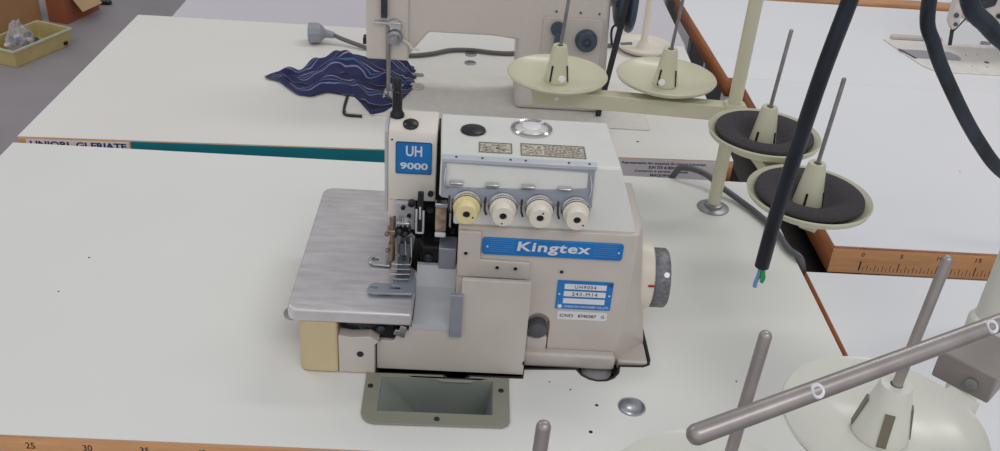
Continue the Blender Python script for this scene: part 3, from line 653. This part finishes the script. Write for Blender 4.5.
bm = N(); box(bm, -.002, .040, .0, .052, .1740, .1980, mb); br = B('clamp_block', bm, 'paint', fs, bevel=.0015)
bm = N(); lathe(bm, [(.0045,0),(.0045,.003),(.0020,.0035),(0,.0030)], mb @ Vector((.026,.0,.1850)), -bv, seg=16); B('clamp_screw', bm, 'dullm', br)
bm = N(); lathe(bm, [(.0140,.165),(.0160,.168),(.0160,.200),(.0140,.203),(.0125,.204)], (1.030,-.035,0), seg=32); B('clamp_collar', bm, 'khakiw', fs)
for i, (c, a) in enumerate(((R3,-1.9),(R2,-2.2),(R1,-2.2))):
    p = spool(fs, c.x, c.y, .1900, r=.066, lean=(0.003,0), rod_h=.140, cone_h=.042, mats=('khakiw','khakiw','rodw'), a0=a, r_rod=.0034, cs=1.15, sw=.0030, sh=.027, sm='engr')
bm = N(); g0 = Vector((.714,-.347,.360)); g1 = Vector((.877,-.261,.360)); gd = (g1-g0).normalized()
cyl(bm, g1+gd*.35, g0, .0043, seg=24, round_end=True); gb = B('guide_bar', bm, 'rodw', fs)
cam_p = Vector((.6231,-.6175,.6151))
for q in (Vector((.771,-.318,.360)), Vector((.867,-.265,.360))):
    # eyelets: short ceramic bushings set through the bar, their faces on its upper front side
    ax = Vector((gd.y, -gd.x, 1.05)).normalized()
    q = g0+gd*((q-g0).dot(gd)); bm = N(); lathe(bm, [(.0015,.0036),(.0024,.0044),(.0031,.0046),(.0034,.0040),(.0034,.0010)], q, ax, seg=24); e = B('eyelet', bm, 'ceramic', gb)
    bm = N(); lathe(bm, [(.0016,.0030),(.0016,.0038),(0,.0038)], q, ax, seg=16); B('eyelet_bore', bm, 'black', e)
bm = N(); lathe(bm, [(.0165,.345),(.0165,.375)], (1.030,-.035,0), seg=28)
B('bar_collar', bm, 'khakiw', fs)
bm = N(); cyl(bm, g1+gd*.34, (1.030,-.035,.36), .0043, seg=16); B('bar_bracket', bm, 'rodw', fs)

# ------------------------------------------------------------------ lockstitch machine behind
lk = thing('lockstitch_machine', 'pinkish ivory lockstitch machine with dark handwheel on the table behind the overlock', 'sewing machine', (.65,.79,0))
bm = N(); prism(bm, rrect(.432,.900,.700,.878,[.004,.02,.012,.004]), 'xy', .0002, .0022); B('bed', bm, 'lmbed', lk, bevel=.0006)
bm = N(); tube(bm, [(.4285,.760,.0022),(.4290,.730,.0022),(.4305,.705,.0022),(.4330,.695,.0022),(.4400,.6905,.0022),(.4600,.6900,.0022)], .0022, seg=8); B('bed_gasket', bm, 'black', lk)
bm = N(); hexa(bm, [(.690,.748,.0022),(.832,.748,.0022),(.832,.846,.0022),(.690,.846,.0022)], [(.6800,.745,.300),(.815,.745,.300),(.815,.846,.300),(.6800,.846,.300)])
B('pillar', bm, 'lm', lk, bevel=.010, seg=4)
bm = N(); prism(bm, [(.515,.0760),(.5235,.0780),(.5320,.0900),(.5540,.1185),(.650,.1190),(.700,.1140),(.700,.300),(.500,.300),(.500,.076)], 'xz', .748, .842); B('arm', bm, 'lm', lk, bevel=.004, seg=3)
bm = N(); prism(bm, rrect(.4610,.5240,.0735,.300,[.01,.01,.003,.003]), 'xz', .742, .836); B('face_plate', bm, 'lm', lk, bevel=.003, seg=3)
bm = N(); prism(bm, rrect(.7240,.8140,.030,.1560,.006), 'xz', .7420, .7485); B('regulator_plate', bm, 'lmp', lk, bevel=.0012)
bm = N(); lathe(bm, [(.0165,0),(.0170,.003),(.0160,.012),(.0135,.0150),(.0070,.0155),(.0060,.0130),(.0035,.0130),(.0030,.016),(0,.016)], (.7900,.7430,.1240), (0,-1,.05), seg=40); B('stitch_dial', bm, 'slate', lk)
bm = N(); lathe(bm, [(.0100,0),(.0110,.006),(.0090,.010),(0,.011)], (.7460,.7430,.1400), (0,-1,0), seg=28); rv = B('reverse_hub', bm, 'slate', lk)
bm = N(); box(bm, .7425,.7500,.7300,.7420,.0780,.1360); B('reverse_lever', bm, 'slate', rv, bevel=.002)
for x,z in ((.7420,.1640),(.7780,.1640),(.8060,.1640)):
    bm = N(); lathe(bm, [(.0016,0),(.0014,.0006),(0,.0006)], (x,.7446,z), (0,-1,0), seg=10); B('screw_hole', bm, 'black', lk)
bm = N(); lathe(bm, [(0,0),(.040,0),(.048,.002),(.052,.006),(.050,.010),(.046,.013),(.050,.016),(.056,.018),(.058,.022),(.056,.026),(.030,.028),(0,.028)], (.8340,.790,.1830), (1,0,0), seg=56); B('handwheel', bm, 'slate', lk)
bm = N(); lathe(bm, [(.020,0),(.020,.020)], (.815,.790,.1830), (1,0,0), seg=28); B('wheel_shaft', bm, 'dullm', lk)
bm = N(); hexa(bm, [(.8180,.738,.0),(.8260,.738,.0),(.8260,.744,.0),(.8180,.744,.0)], [(.8400,.738,.1950),(.8490,.738,.1950),(.8490,.744,.1950),(.8400,.744,.1950)]); B('drive_belt', bm, 'belt', lk, bevel=.001)
bm = N(); tube(bm, [(.829,.739,.120),(.826,.7385,.140),(.829,.738,.150),(.840,.7380,.156)], .0018, seg=8); B('belt_guard', bm, 'black', lk)
# needle bar, thread tension and presser of that machine
bm = N(); cyl(bm, (.4945,.738,.1300), (.4945,.738,.0300), .0030); cyl(bm, (.4945,.738,.0300),(.4945,.738,.0150), .0012); B('needle_bar', bm, 'rod', lk)
bm = N(); cyl(bm, (.4930,.760,.0800), (.4930,.760,.0120), .0030); B('presser_bar', bm, 'rod', lk)
bm = N(); prism(bm, [(.4850,.0080),(.5030,.0080),(.5030,.0120),(.4980,.0140),(.4980,.0220),(.4890,.0220),(.4890,.0140),(.4850,.0120)], 'xz', .742, .775); B('presser_foot', bm, 'chrome', lk, bevel=.0006)
bm = N(); box(bm, .4740,.5140,.7330,.7420,.1330,.1360); B('thread_guide', bm, 'chrome', lk, bevel=.0006)
bm = N(); lathe(bm, [(.0110,0),(.0120,.002),(.0060,.004),(.0060,.006),(.0120,.008),(.0115,.010),(.0080,.012),(.0070,.020),(.0030,.021),(0,.021)], (.5040,.742,.1130), (0,-1,-.1), seg=28); B('tension_knob', bm, 'dullm', lk)
bm = N(); lathe(bm, [(.0100,0),(.0115,.002),(.010,.008),(0,.008)], (.5035,.744,.1290), (0,-1,0), seg=24); B('tension_disc', bm, 'chrome', lk)
bm = N(); box(bm, .4840,.4930,.7340,.7430,.1420,.1950); B('take_up_slot', bm, 'darkg', lk)
bm = N(); tube(bm, [(.516,.740,.1080),(.526,.738,.1020),(.530,.738,.0960),(.540,.742,.0930)], .0018, seg=8); B('thread_hook', bm, 'creamw', lk)
bm = N(); box(bm, .4540,.4620,.760,.775,.0900,.1000); B('knee_catch', bm, 'black', lk)
for y, x in ((.975,.6180),(.935,.6180)):
    sc = thing('bed_screw', 'slotted round screw head '+('beyond' if y > .95 else 'in front of')+' the grey cable under the lockstitch arm', 'screw', (x,y,0))
    bm = N(); lathe(bm, [(.0100,0.0002),(.0100,.0012),(.0085,.0020),(0,.0022)], (x,y,0), seg=28); B('screw_head', bm, 'dullm', sc)
    bm = N(); box(bm, x-.0065,x+.0065,y-.0008,y+.0008,.0021,.0025); B('screw_slot', bm, 'darkg', sc)
# small white bobbin dish and steel lever beside the presser foot
bo = thing('bobbin_disc', 'pale round plastic disc on the table right of the crumpled cloth', 'disc', (.533,.812,0))
bm = N(); lathe(bm, [(.0125,.0024),(.0130,.0035),(.0120,.0052),(.0040,.0058),(0,.0058)], (.5330,.812,0), seg=28); B('disc', bm, 'lmp', bo)
kn = thing('steel_lever', 'short flat steel lever lying at the right edge of the crumpled cloth', 'lever', (.524,.852,0))
bm = N(); prism(bm, rrect(.505,.5420,.8560,.8650,.004), 'xy', .0024, .0050); B('blade', bm, 'dullm', kn, bevel=.0005)
# spool dish of the lockstitch thread stand behind
s2 = thing('thread_stand', 'cream single-plate thread stand at the back, right of the dark handwheel', 'thread stand', (.940,1.09,0))
bm = N(); lathe(bm, [(.010,0),(.040,.001),(.050,.008),(.052,.012),(.048,.011),(.040,.005),(.010,.004)], (.935,1.050,.0), seg=48); B('spool_plate', bm, 'creamw', s2)
bm = N(); lathe(bm, [(.014,.003),(.010,.012),(.0065,.020),(.005,.30),(.004,.31)], (.935,1.052,0), seg=24); B('pole', bm, 'creamw', s2)

# crumpled cloth
def lerp_path(P, t):
    L = [0]
    for a, b in zip(P, P[1:]): L.append(L[-1]+math.dist(a, b))
    s = t*L[-1]
    for i in range(len(P)-1):
        if s <= L[i+1] or i == len(P)-2:
            k = (s-L[i])/(L[i+1]-L[i]); return (P[i][0]+(P[i+1][0]-P[i][0])*k, P[i][1]+(P[i+1][1]-P[i][1])*k)
top = [(.290,.822),(.306,.832),(.324,.842),(.340,.842),(.353,.868),(.368,.898),(.385,.922),(.406,.932),(.429,.930),(.453,.920),(.480,.912),(.500,.908),(.524,.895)]
bot = [(.291,.812),(.314,.800),(.333,.778),(.351,.758),(.374,.750),(.396,.770),(.418,.768),(.440,.760),(.458,.722),(.472,.697),(.492,.712),(.513,.750),(.531,.815)]
bm = N(); NU, NV = 90, 36; G = []; uvl = bm.loops.layers.uv.new('UVMap')
def hgt(u, v):
    e = min(1, 6*min(v, 1-v, u*1.6, (1-u)*3))
    f1 = .5+.5*math.sin(10*u+5.0*v+1.0); f2 = .5+.5*math.sin(23*u-9*v+.6); f3 = .5+.5*math.sin(-7*u+15*v+.3)
    ridge = math.exp(-((v-(.35+.5*u))/.10)**2)
    env = .5+.9*math.exp(-((u-.62)/.28)**2)
    r2 = math.exp(-((v-(.95-.55*u))/.09)**2); r3 = math.exp(-((u-.30-.25*v)/.06)**2)
    back = math.exp(-((v-.86)/.12)**2)*math.exp(-((u-.45)/.3)**2)
    return .0032+(.0030*max(e,.25)*f2+.006*e*f1*env*.7+.004*e*f3*env+.010*e*ridge*env+.008*e*r2*env+.008*e*r3+.010*e*back+.0018*e*math.sin(41*u+17*v)+.0015*e*math.sin(29*v-33*u))
for i in range(NU+1):
    row = []
    for j in range(NV+1):
        u, v = i/NU, j/NV
        a = lerp_path(bot, u); b = lerp_path(top, u)
        x = a[0]+(b[0]-a[0])*v; y = a[1]+(b[1]-a[1])*v
        x += .003*math.sin(18*v+6*u)*(v*(1-v)*4); y += .002*math.sin(25*u)
        row.append((bm.verts.new((x, y, hgt(u, v))), u*2.0+.25*math.sin(5*v), v*1.0+.33*u+.12*math.sin(7*u)))
    G.append(row)
for i in range(NU):
    for j in range(NV):
        q = [G[i][j], G[i+1][j], G[i+1][j+1], G[i][j+1]]
        f = bm.faces.new([p[0] for p in q])
        for lp, p in zip(f.loops, q): lp[uvl].uv = (p[1], p[2])
cf = B('cloth', bm, 'cloth', None, angle=180)
cf['label'] = 'crumpled navy striped cloth lying under the lockstitch needle'; cf['category'] = 'cloth'
md = cf.modifiers.new('s','SOLIDIFY'); md.thickness = .0008; md.offset = 1

# ------------------------------------------------------------------ plug and cables
pg = thing('mains_cord', 'grey mains cord with a round plug running behind the lockstitch machine', 'cable', (.34,.99,0))
bm = N(); lathe(bm, [(.0120,0),(.0170,.001),(.0180,.004),(.0180,.016),(.0160,.022),(.010,.028),(.0075,.030)], (.330,.985,.019), (.93,.10,.0), seg=12); pb = B('plug_body', bm, 'greyplastic', pg, bevel=.001, angle=25)
bm = N(); lathe(bm, [(.0075,0),(.0070,.003),(.0078,.004),(.0065,.007),(.0074,.008),(.0060,.012),(.0068,.013),(.0055,.018)], (.3570,.988,.019), (.93,-.02,-.15), seg=20); B('strain_relief', bm, 'greyplastic', pb)
bm = N(); tube(bm, [(.374,.988,.0165),(.400,.980,.010),(.440,.965,.0045),(.480,.950,.0045),(.515,.944,.0045),(.550,.958,.0045),(.582,.980,.0045),(.620,.986,.0045),(.660,.980,.0045),(.700,.985,.0045),(.780,1.02,.0045),(.850,1.045,.0045),(.915,1.066,.0045)], .0038, seg=12); B('cord', bm, 'greycable', pg)
bm = N(); tube(bm, [(.907,.556,-.300),(.908,.556,-.05),(.9130,.552,.0080),(.9280,.545,.0190),(.9500,.532,.0180),(.9650,.5120,.0130),(.985,.490,.0070),(1.004,.455,.0055),(1.018,.415,.0055),(1.024,.370,.0055),(1.036,.345,.0),(1.040,.34,-.06),(1.040,.34,-.30)], .0042, seg=12); gc = B('power_cable', bm, 'gplug')
gc['label'] = 'dark grey cable arching over the back edge of the front table past the stand pole'; gc['category'] = 'cable'
# hanging sleeve with cut wires
hz = thing('hanging_cable', 'navy sleeved cable hanging straight down in front of the foam plates, wire ends showing', 'cable', (.914,.15,.095))
bm = N(); tube(bm, [(.9138,.15,.1190),(.9150,.15,.172),(.9180,.15,.226),(.9240,.15,.314),(.9320,.15,.386),(.945,.15,.50),(.965,.16,.80)], .0070, seg=16); B('sleeve', bm, 'hose', hz)
bm = N(); tube(bm, [(.9125,.150,.125),(.9125,.1485,.112),(.9110,.148,.101),(.9112,.1480,.0960)], .0022, seg=8); B('wire', bm, 'wblue', hz)
bm = N(); tube(bm, [(.9155,.150,.125),(.9165,.1490,.113),(.9178,.148,.107),(.9160,.147,.102)], .0019, seg=8); B('wire', bm, 'wgreen', hz)
bm = N(); tube(bm, [(.9140,.147,.125),(.9145,.1460,.113),(.9145,.146,.107)], .0018, seg=8); B('wire', bm, 'wgreen', hz)
def loose(name, label, pts, r, m):
    bm = N(); tube(bm, pts, r, seg=16); o = B(name, bm, m); o['label'] = label; o['category'] = 'cable'; return o
loose('hanging_cable', 'thick black-blue cable curving down at the right in front of the far machine bed', [(1.060,.32,.75),(1.064,.31,.50),(1.0710,.30,.346),(1.0900,.30,.300),(1.1230,.30,.253),(1.1690,.30,.198),(1.215,.30,.158),(1.29,.30,.13),(1.36,.30,.14)], .0074, 'hoseb')
loose('hanging_cable', 'thick black-blue cable crossing the top right corner beside the far machine head', [(1.052,.22,.75),(1.056,.22,.50),(1.0640,.22,.395),(1.0720,.22,.366),(1.0920,.22,.350),(1.1120,.22,.336),(1.150,.22,.318),(1.24,.22,.31)], .0085, 'hoseb')

# ------------------------------------------------------------------ far machine at the upper right
fm = thing('sewing_machine', 'cream sewing machine with a slim bed plate at the upper right behind the cables', 'sewing machine', (1.62,1.10,0))
bm = N(); prism(bm, [(1.436,1.185),(1.4620,1.050),(1.478,1.028),(1.492,1.024),(1.95,1.024),(1.95,1.190)], 'xy', .0003, .0030); fb = B('bed', bm, 'lmbed', fm, bevel=.0008)
bm = N(); prism(bm, [(1.4480,1.130),(1.4610,1.085),(1.548,1.085),(1.556,1.098),(1.555,1.115),(1.545,1.130)], 'xy', .0030, .0036); B('slide_plate', bm, 'slide', fm)
bm = N(); prism(bm, [(1.4440,1.1300),(1.4480,1.1310),(1.4640,1.0840),(1.4600,1.0830)], 'xy', .0030, .0040); B('slide_edge', bm, 'black', fm)
bm = N(); prism(bm, rrect(1.455,1.560,1.193,1.206,.005), 'xy', .0003, .0080); B('bed_hinge', bm, 'lmp', fm, bevel=.002)
for x,y,r in ((1.60,1.085,.005),(1.575,1.12,.0016),(1.59,1.06,.0016),(1.62,1.06,.0016),(1.56,1.06,.0012),(1.60,1.125,.0012)):
    bm = N(); lathe(bm, [(r,0),(r*.9,.0005),(0,.0005)], (x,y,.0030), seg=14); B('needle_hole', bm, 'darkg', fm)
bm = N(); prism(bm, [(1.545,.073),(1.604,.073),(1.640,.097),(1.70,.105),(1.70,.32),(1.545,.32)], 'xz', 1.100, 1.170); B('head', bm, 'lm', fm, bevel=.003)
bm = N(); prism(bm, [(1.503,.180),(1.520,.180),(1.526,.075),(1.517,.060),(1.508,.075)], 'xz', 1.088, 1.108); B('needle_frame', bm, 'lm', fm, bevel=.002)
for z,x,r in ((.150,1.512,.0035),(.120,1.514,.0035),(.090,1.514,.0045),(.073,1.518,.0035)):
    bm = N(); lathe(bm, [(r,0),(r,.004),(0,.005)], (x,1.088,z), (0,-1,0), seg=12); B('frame_screw', bm, 'slate', fm)
bm = N(); cyl(bm, (1.516,1.095,.080), (1.524,1.095,.030), .0035); B('needle_bar', bm, 'darkg', fm)
bm = N(); prism(bm, [(1.527,.110),(1.545,.108),(1.560,.104),(1.580,.112),(1.585,.160),(1.548,.170),(1.540,.130)], 'xz', 1.085, 1.099); B('looper_linkage', bm, 'darkg', fm, bevel=.002)
bm = N(); lathe(bm, [(.0045,0),(.0045,.004),(0,.005)], (1.600,1.099,.090), (0,-1,0), seg=14); B('head_screw', bm, 'black', fm)
bm = N(); cyl(bm, (1.545,1.090,.100), (1.518,1.090,.055), .0014, seg=8); B('thread_wire', bm, 'darkg', fm)
for x,y in ((1.648,1.196),(1.693,1.13)):
    sc = thing('bed_screw', 'flat round screw head '+('above' if y > 1.15 else 'under')+' the thick cable near the top right corner', 'screw', (x,y,0))
    bm = N(); lathe(bm, [(.010,.0032),(.010,.0042),(.006,.0050),(0,.0050)], (x,y,0), seg=24); B('screw_head', bm, 'dullm', sc)
# post carrying the bed arm above the table
bm = N(); box(bm, 1.70,1.80,1.08,1.18,.003,.32); B('pillar', bm, 'lm', fm, bevel=.006)

# ------------------------------------------------------------------ things on the floor at the top left
def shell(bm, L, W, H, t, taper=0., z0=0.):
    """open-topped tray, long side L along local x, width W along y"""
    def rc(a, z): return [(-a, -a*0+0, z)]
    lo = [(taper,taper,z0),(L-taper,taper,z0),(L-taper,W-taper,z0),(taper,W-taper,z0)]
    hi = [(0,0,H),(L,0,H),(L,W,H),(0,W,H)]
    li = [(taper+t,taper+t,z0+t),(L-taper-t,taper+t,z0+t),(L-taper-t,W-taper-t,z0+t),(taper+t,W-taper-t,z0+t)]
    ui = [(t,t,H),(L-t,t,H),(L-t,W-t,H),(t,W-t,H)]
    a, b, c, d = [[bm.verts.new(p) for p in q] for q in (lo, hi, li, ui)]
    bm.faces.new(a); bm.faces.new(c)
    for i in range(4):
        j = (i+1)%4
        bm.faces.new((a[i],a[j],b[j],b[i])); bm.faces.new((b[i],b[j],d[j],d[i])); bm.faces.new((d[i],d[j],c[j],c[i]))
ang = math.atan2(.241,.092)
bn = thing('storage_bin', 'low mustard plastic bin on the floor at the top left, holding a clear bag', 'bin', (-.976,2.524,-.75), ang)
bm = N(); shell(bm, .275, .155, .066, .004, taper=.006); B('tub', bm, 'bin', bn, local=True, bevel=.002)
bm = N(); box(bm, .0,.275,-.004,.003,.058,.066); box(bm, .0,.275,.152,.159,.058,.066); box(bm,-.004,.003,-.004,.159,.058,.066); box(bm,.272,.279,-.004,.159,.058,.066); B('rim', bm, 'binin', bn, local=True, bevel=.001)
bm = N(); box(bm, .235,.250,-.002,.006,.010,.022); B('latch', bm, 'black', bn, local=True)
bg = thing('parts_bag', 'clear plastic bag of small teal parts standing in the mustard bin', 'bag', (-1.020,2.665,-.745), ang)
bm = N(); bmesh.ops.create_icosphere(bm, subdivisions=3, radius=.05)
for v in bm.verts:
    k = 1+.18*math.sin(9*v.co.x*20+3)*math.cos(v.co.y*150); v.co = Vector((v.co.x*1.05*k, v.co.y*.8*k, (v.co.z*.85+(.03 if v.co.z > .02 else 0))*k+.045))
    if v.co.z > .09: v.co.x *= .6; v.co.y *= .5
    v.co.z = max(.002, v.co.z)
B('bag_film', bm, 'bag', bg, local=True)
for k in range(5):
    bm = N(); x = .03+.022*k; y = random.uniform(-.035,.01); lathe(bm, [(.012,0),(.016,.008),(.012,.016),(0,.018)], (x+.03,y,.004+.006*(k%2)), (random.uniform(-1,1),.4,1), seg=12); B('spare_part', bm, 'btn' if k != 2 else 'ceramic', bg, local=True)
for k in range(9):
    bm = N(); x = random.uniform(-.05,.05); y = random.uniform(-.025,.02); z = random.uniform(.02,.055)
    lathe(bm, [(.010,0),(.013,.006),(.010,.012),(0,.013)], (x,y,z), (random.uniform(-1,1),random.uniform(-1,1),1), seg=12); B('spare_part', bm, 'btn' if k % 3 else 'ceramic', bg, local=True)
def carton(label, loc, rz, L, W, H, m, inner, flaps):
    c = thing('cardboard_box', label, 'box', loc, rz)
    bm = N(); shell(bm, L, W, H, .004); B('carton', bm, m, c, local=True)
    for (x0,x1,y0,y1,ax,an) in flaps:
        bm = N(); v = box(bm, x0,x1,y0,y1,0,.003)
        piv = Vector((x0 if ax == 'x0' else (x1 if ax == 'x1' else 0), y1 if ax == 'y1' else (y0 if ax == 'y0' else 0), 0))
        r = Matrix.Rotation(math.radians(an), 4, 'Y' if ax[0] == 'x' else 'X')
        bmesh.ops.transform(bm, matrix=Matrix.Translation(Vector((0,0,H))) @ Matrix.Translation(piv) @ r @ Matrix.Translation(-piv), verts=v)
        B('flap', bm, inner, c, local=True)
    return c
# local x runs along the long visible side, local y away from it
a2 = math.atan2(.235,.060)
carton('open brown cardboard carton behind the mustard bin at the left edge', (-1.193,2.60,-.75), a2, .43, .34, .16, 'card', 'cardl', [])
carton('red-brown cardboard box with a pale flap hanging down, at the very top left', (-.975,2.985,-.75), math.atan2(.139,.040), .20, .085, .115, 'cardr', 'cardl', [(.03,.15,-.085,0,'y1',50)])
bc = thing('black_clip', 'small black plastic clip on the floor beside the red-brown box', 'clip', (-.925,3.25,-.75))
bm = N(); prism(bm, rrect(-.955,-.895,3.235,3.262,.008), 'xy', -.75, -.735); B('clip_body', bm, 'black', bc, bevel=.003)

# ------------------------------------------------------------------ light and camera
def area(name, loc, size, energy, color=(1,1,1), rot=(0,0,0)):
    L = bpy.data.lights.new(name, 'AREA'); L.shape = 'RECTANGLE'; L.size = size[0]; L.size_y = size[1]; L.energy = energy; L.color = color
    o = bpy.data.objects.new(name, L); COL.objects.link(o); o.location = loc; o.rotation_euler = rot; return o
area('fluorescent_light', (1.5, 1.2, 1.75), (1.2,.25), 9.2, (1,.98,.95))
area('fluorescent_light', (-.8, 1.0, 1.75), (1.2,.25), 6.2, (1,.98,.96))
area('fluorescent_light', (1.3,-1.1, 1.75), (1.2,.25), 7.4, (1,.99,.98))
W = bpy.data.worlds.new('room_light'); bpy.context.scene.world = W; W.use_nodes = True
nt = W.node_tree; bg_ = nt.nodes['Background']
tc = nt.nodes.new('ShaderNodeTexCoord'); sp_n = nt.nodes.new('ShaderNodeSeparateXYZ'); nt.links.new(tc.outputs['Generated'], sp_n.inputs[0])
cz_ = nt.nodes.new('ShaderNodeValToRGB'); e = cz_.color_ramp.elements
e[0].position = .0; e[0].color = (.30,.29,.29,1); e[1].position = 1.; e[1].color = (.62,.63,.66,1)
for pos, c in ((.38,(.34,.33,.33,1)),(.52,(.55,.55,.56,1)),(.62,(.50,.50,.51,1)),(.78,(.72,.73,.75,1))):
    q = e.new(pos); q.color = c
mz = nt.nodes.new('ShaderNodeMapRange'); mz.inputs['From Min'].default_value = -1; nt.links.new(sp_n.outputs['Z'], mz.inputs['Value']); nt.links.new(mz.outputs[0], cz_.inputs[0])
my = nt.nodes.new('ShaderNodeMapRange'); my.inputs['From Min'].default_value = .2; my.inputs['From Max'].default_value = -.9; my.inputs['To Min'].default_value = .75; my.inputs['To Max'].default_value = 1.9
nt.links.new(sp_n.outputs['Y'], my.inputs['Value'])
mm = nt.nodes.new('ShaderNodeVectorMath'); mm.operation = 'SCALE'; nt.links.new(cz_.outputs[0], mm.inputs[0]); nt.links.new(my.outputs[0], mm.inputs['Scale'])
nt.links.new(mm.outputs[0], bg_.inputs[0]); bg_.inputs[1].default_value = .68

f, p, y, r, cx, cy, cz = 948.1668212821255, 0.5444276542292507, 0.04330769828696021, 0.07470558160867755, 0.6231090583722879, -0.6175395877783152, 0.615053828255024
cp_, sp_ = math.cos(p), math.sin(p)
ff = Vector((math.sin(y)*cp_, math.cos(y)*cp_, -sp_)); r0 = Vector((math.cos(y), -math.sin(y), 0)); u0 = r0.cross(ff)
rr = r0*math.cos(r)+u0*math.sin(r); uu = u0*math.cos(r)-r0*math.sin(r)
cam = bpy.data.cameras.new('camera'); cam.sensor_width = 36; cam.lens = f*36/1000; cam.clip_start = .02
co = bpy.data.objects.new('camera', cam); COL.objects.link(co)
co.matrix_world = Matrix(((rr.x,uu.x,-ff.x,cx),(rr.y,uu.y,-ff.y,cy),(rr.z,uu.z,-ff.z,cz),(0,0,0,1)))
sc = bpy.context.scene; sc.camera = co
sc.view_settings.view_transform = 'Standard'; sc.view_settings.look = 'None'; sc.view_settings.gamma = 1; sc.view_settings.exposure = 0
sc.view_settings.use_curve_mapping = False
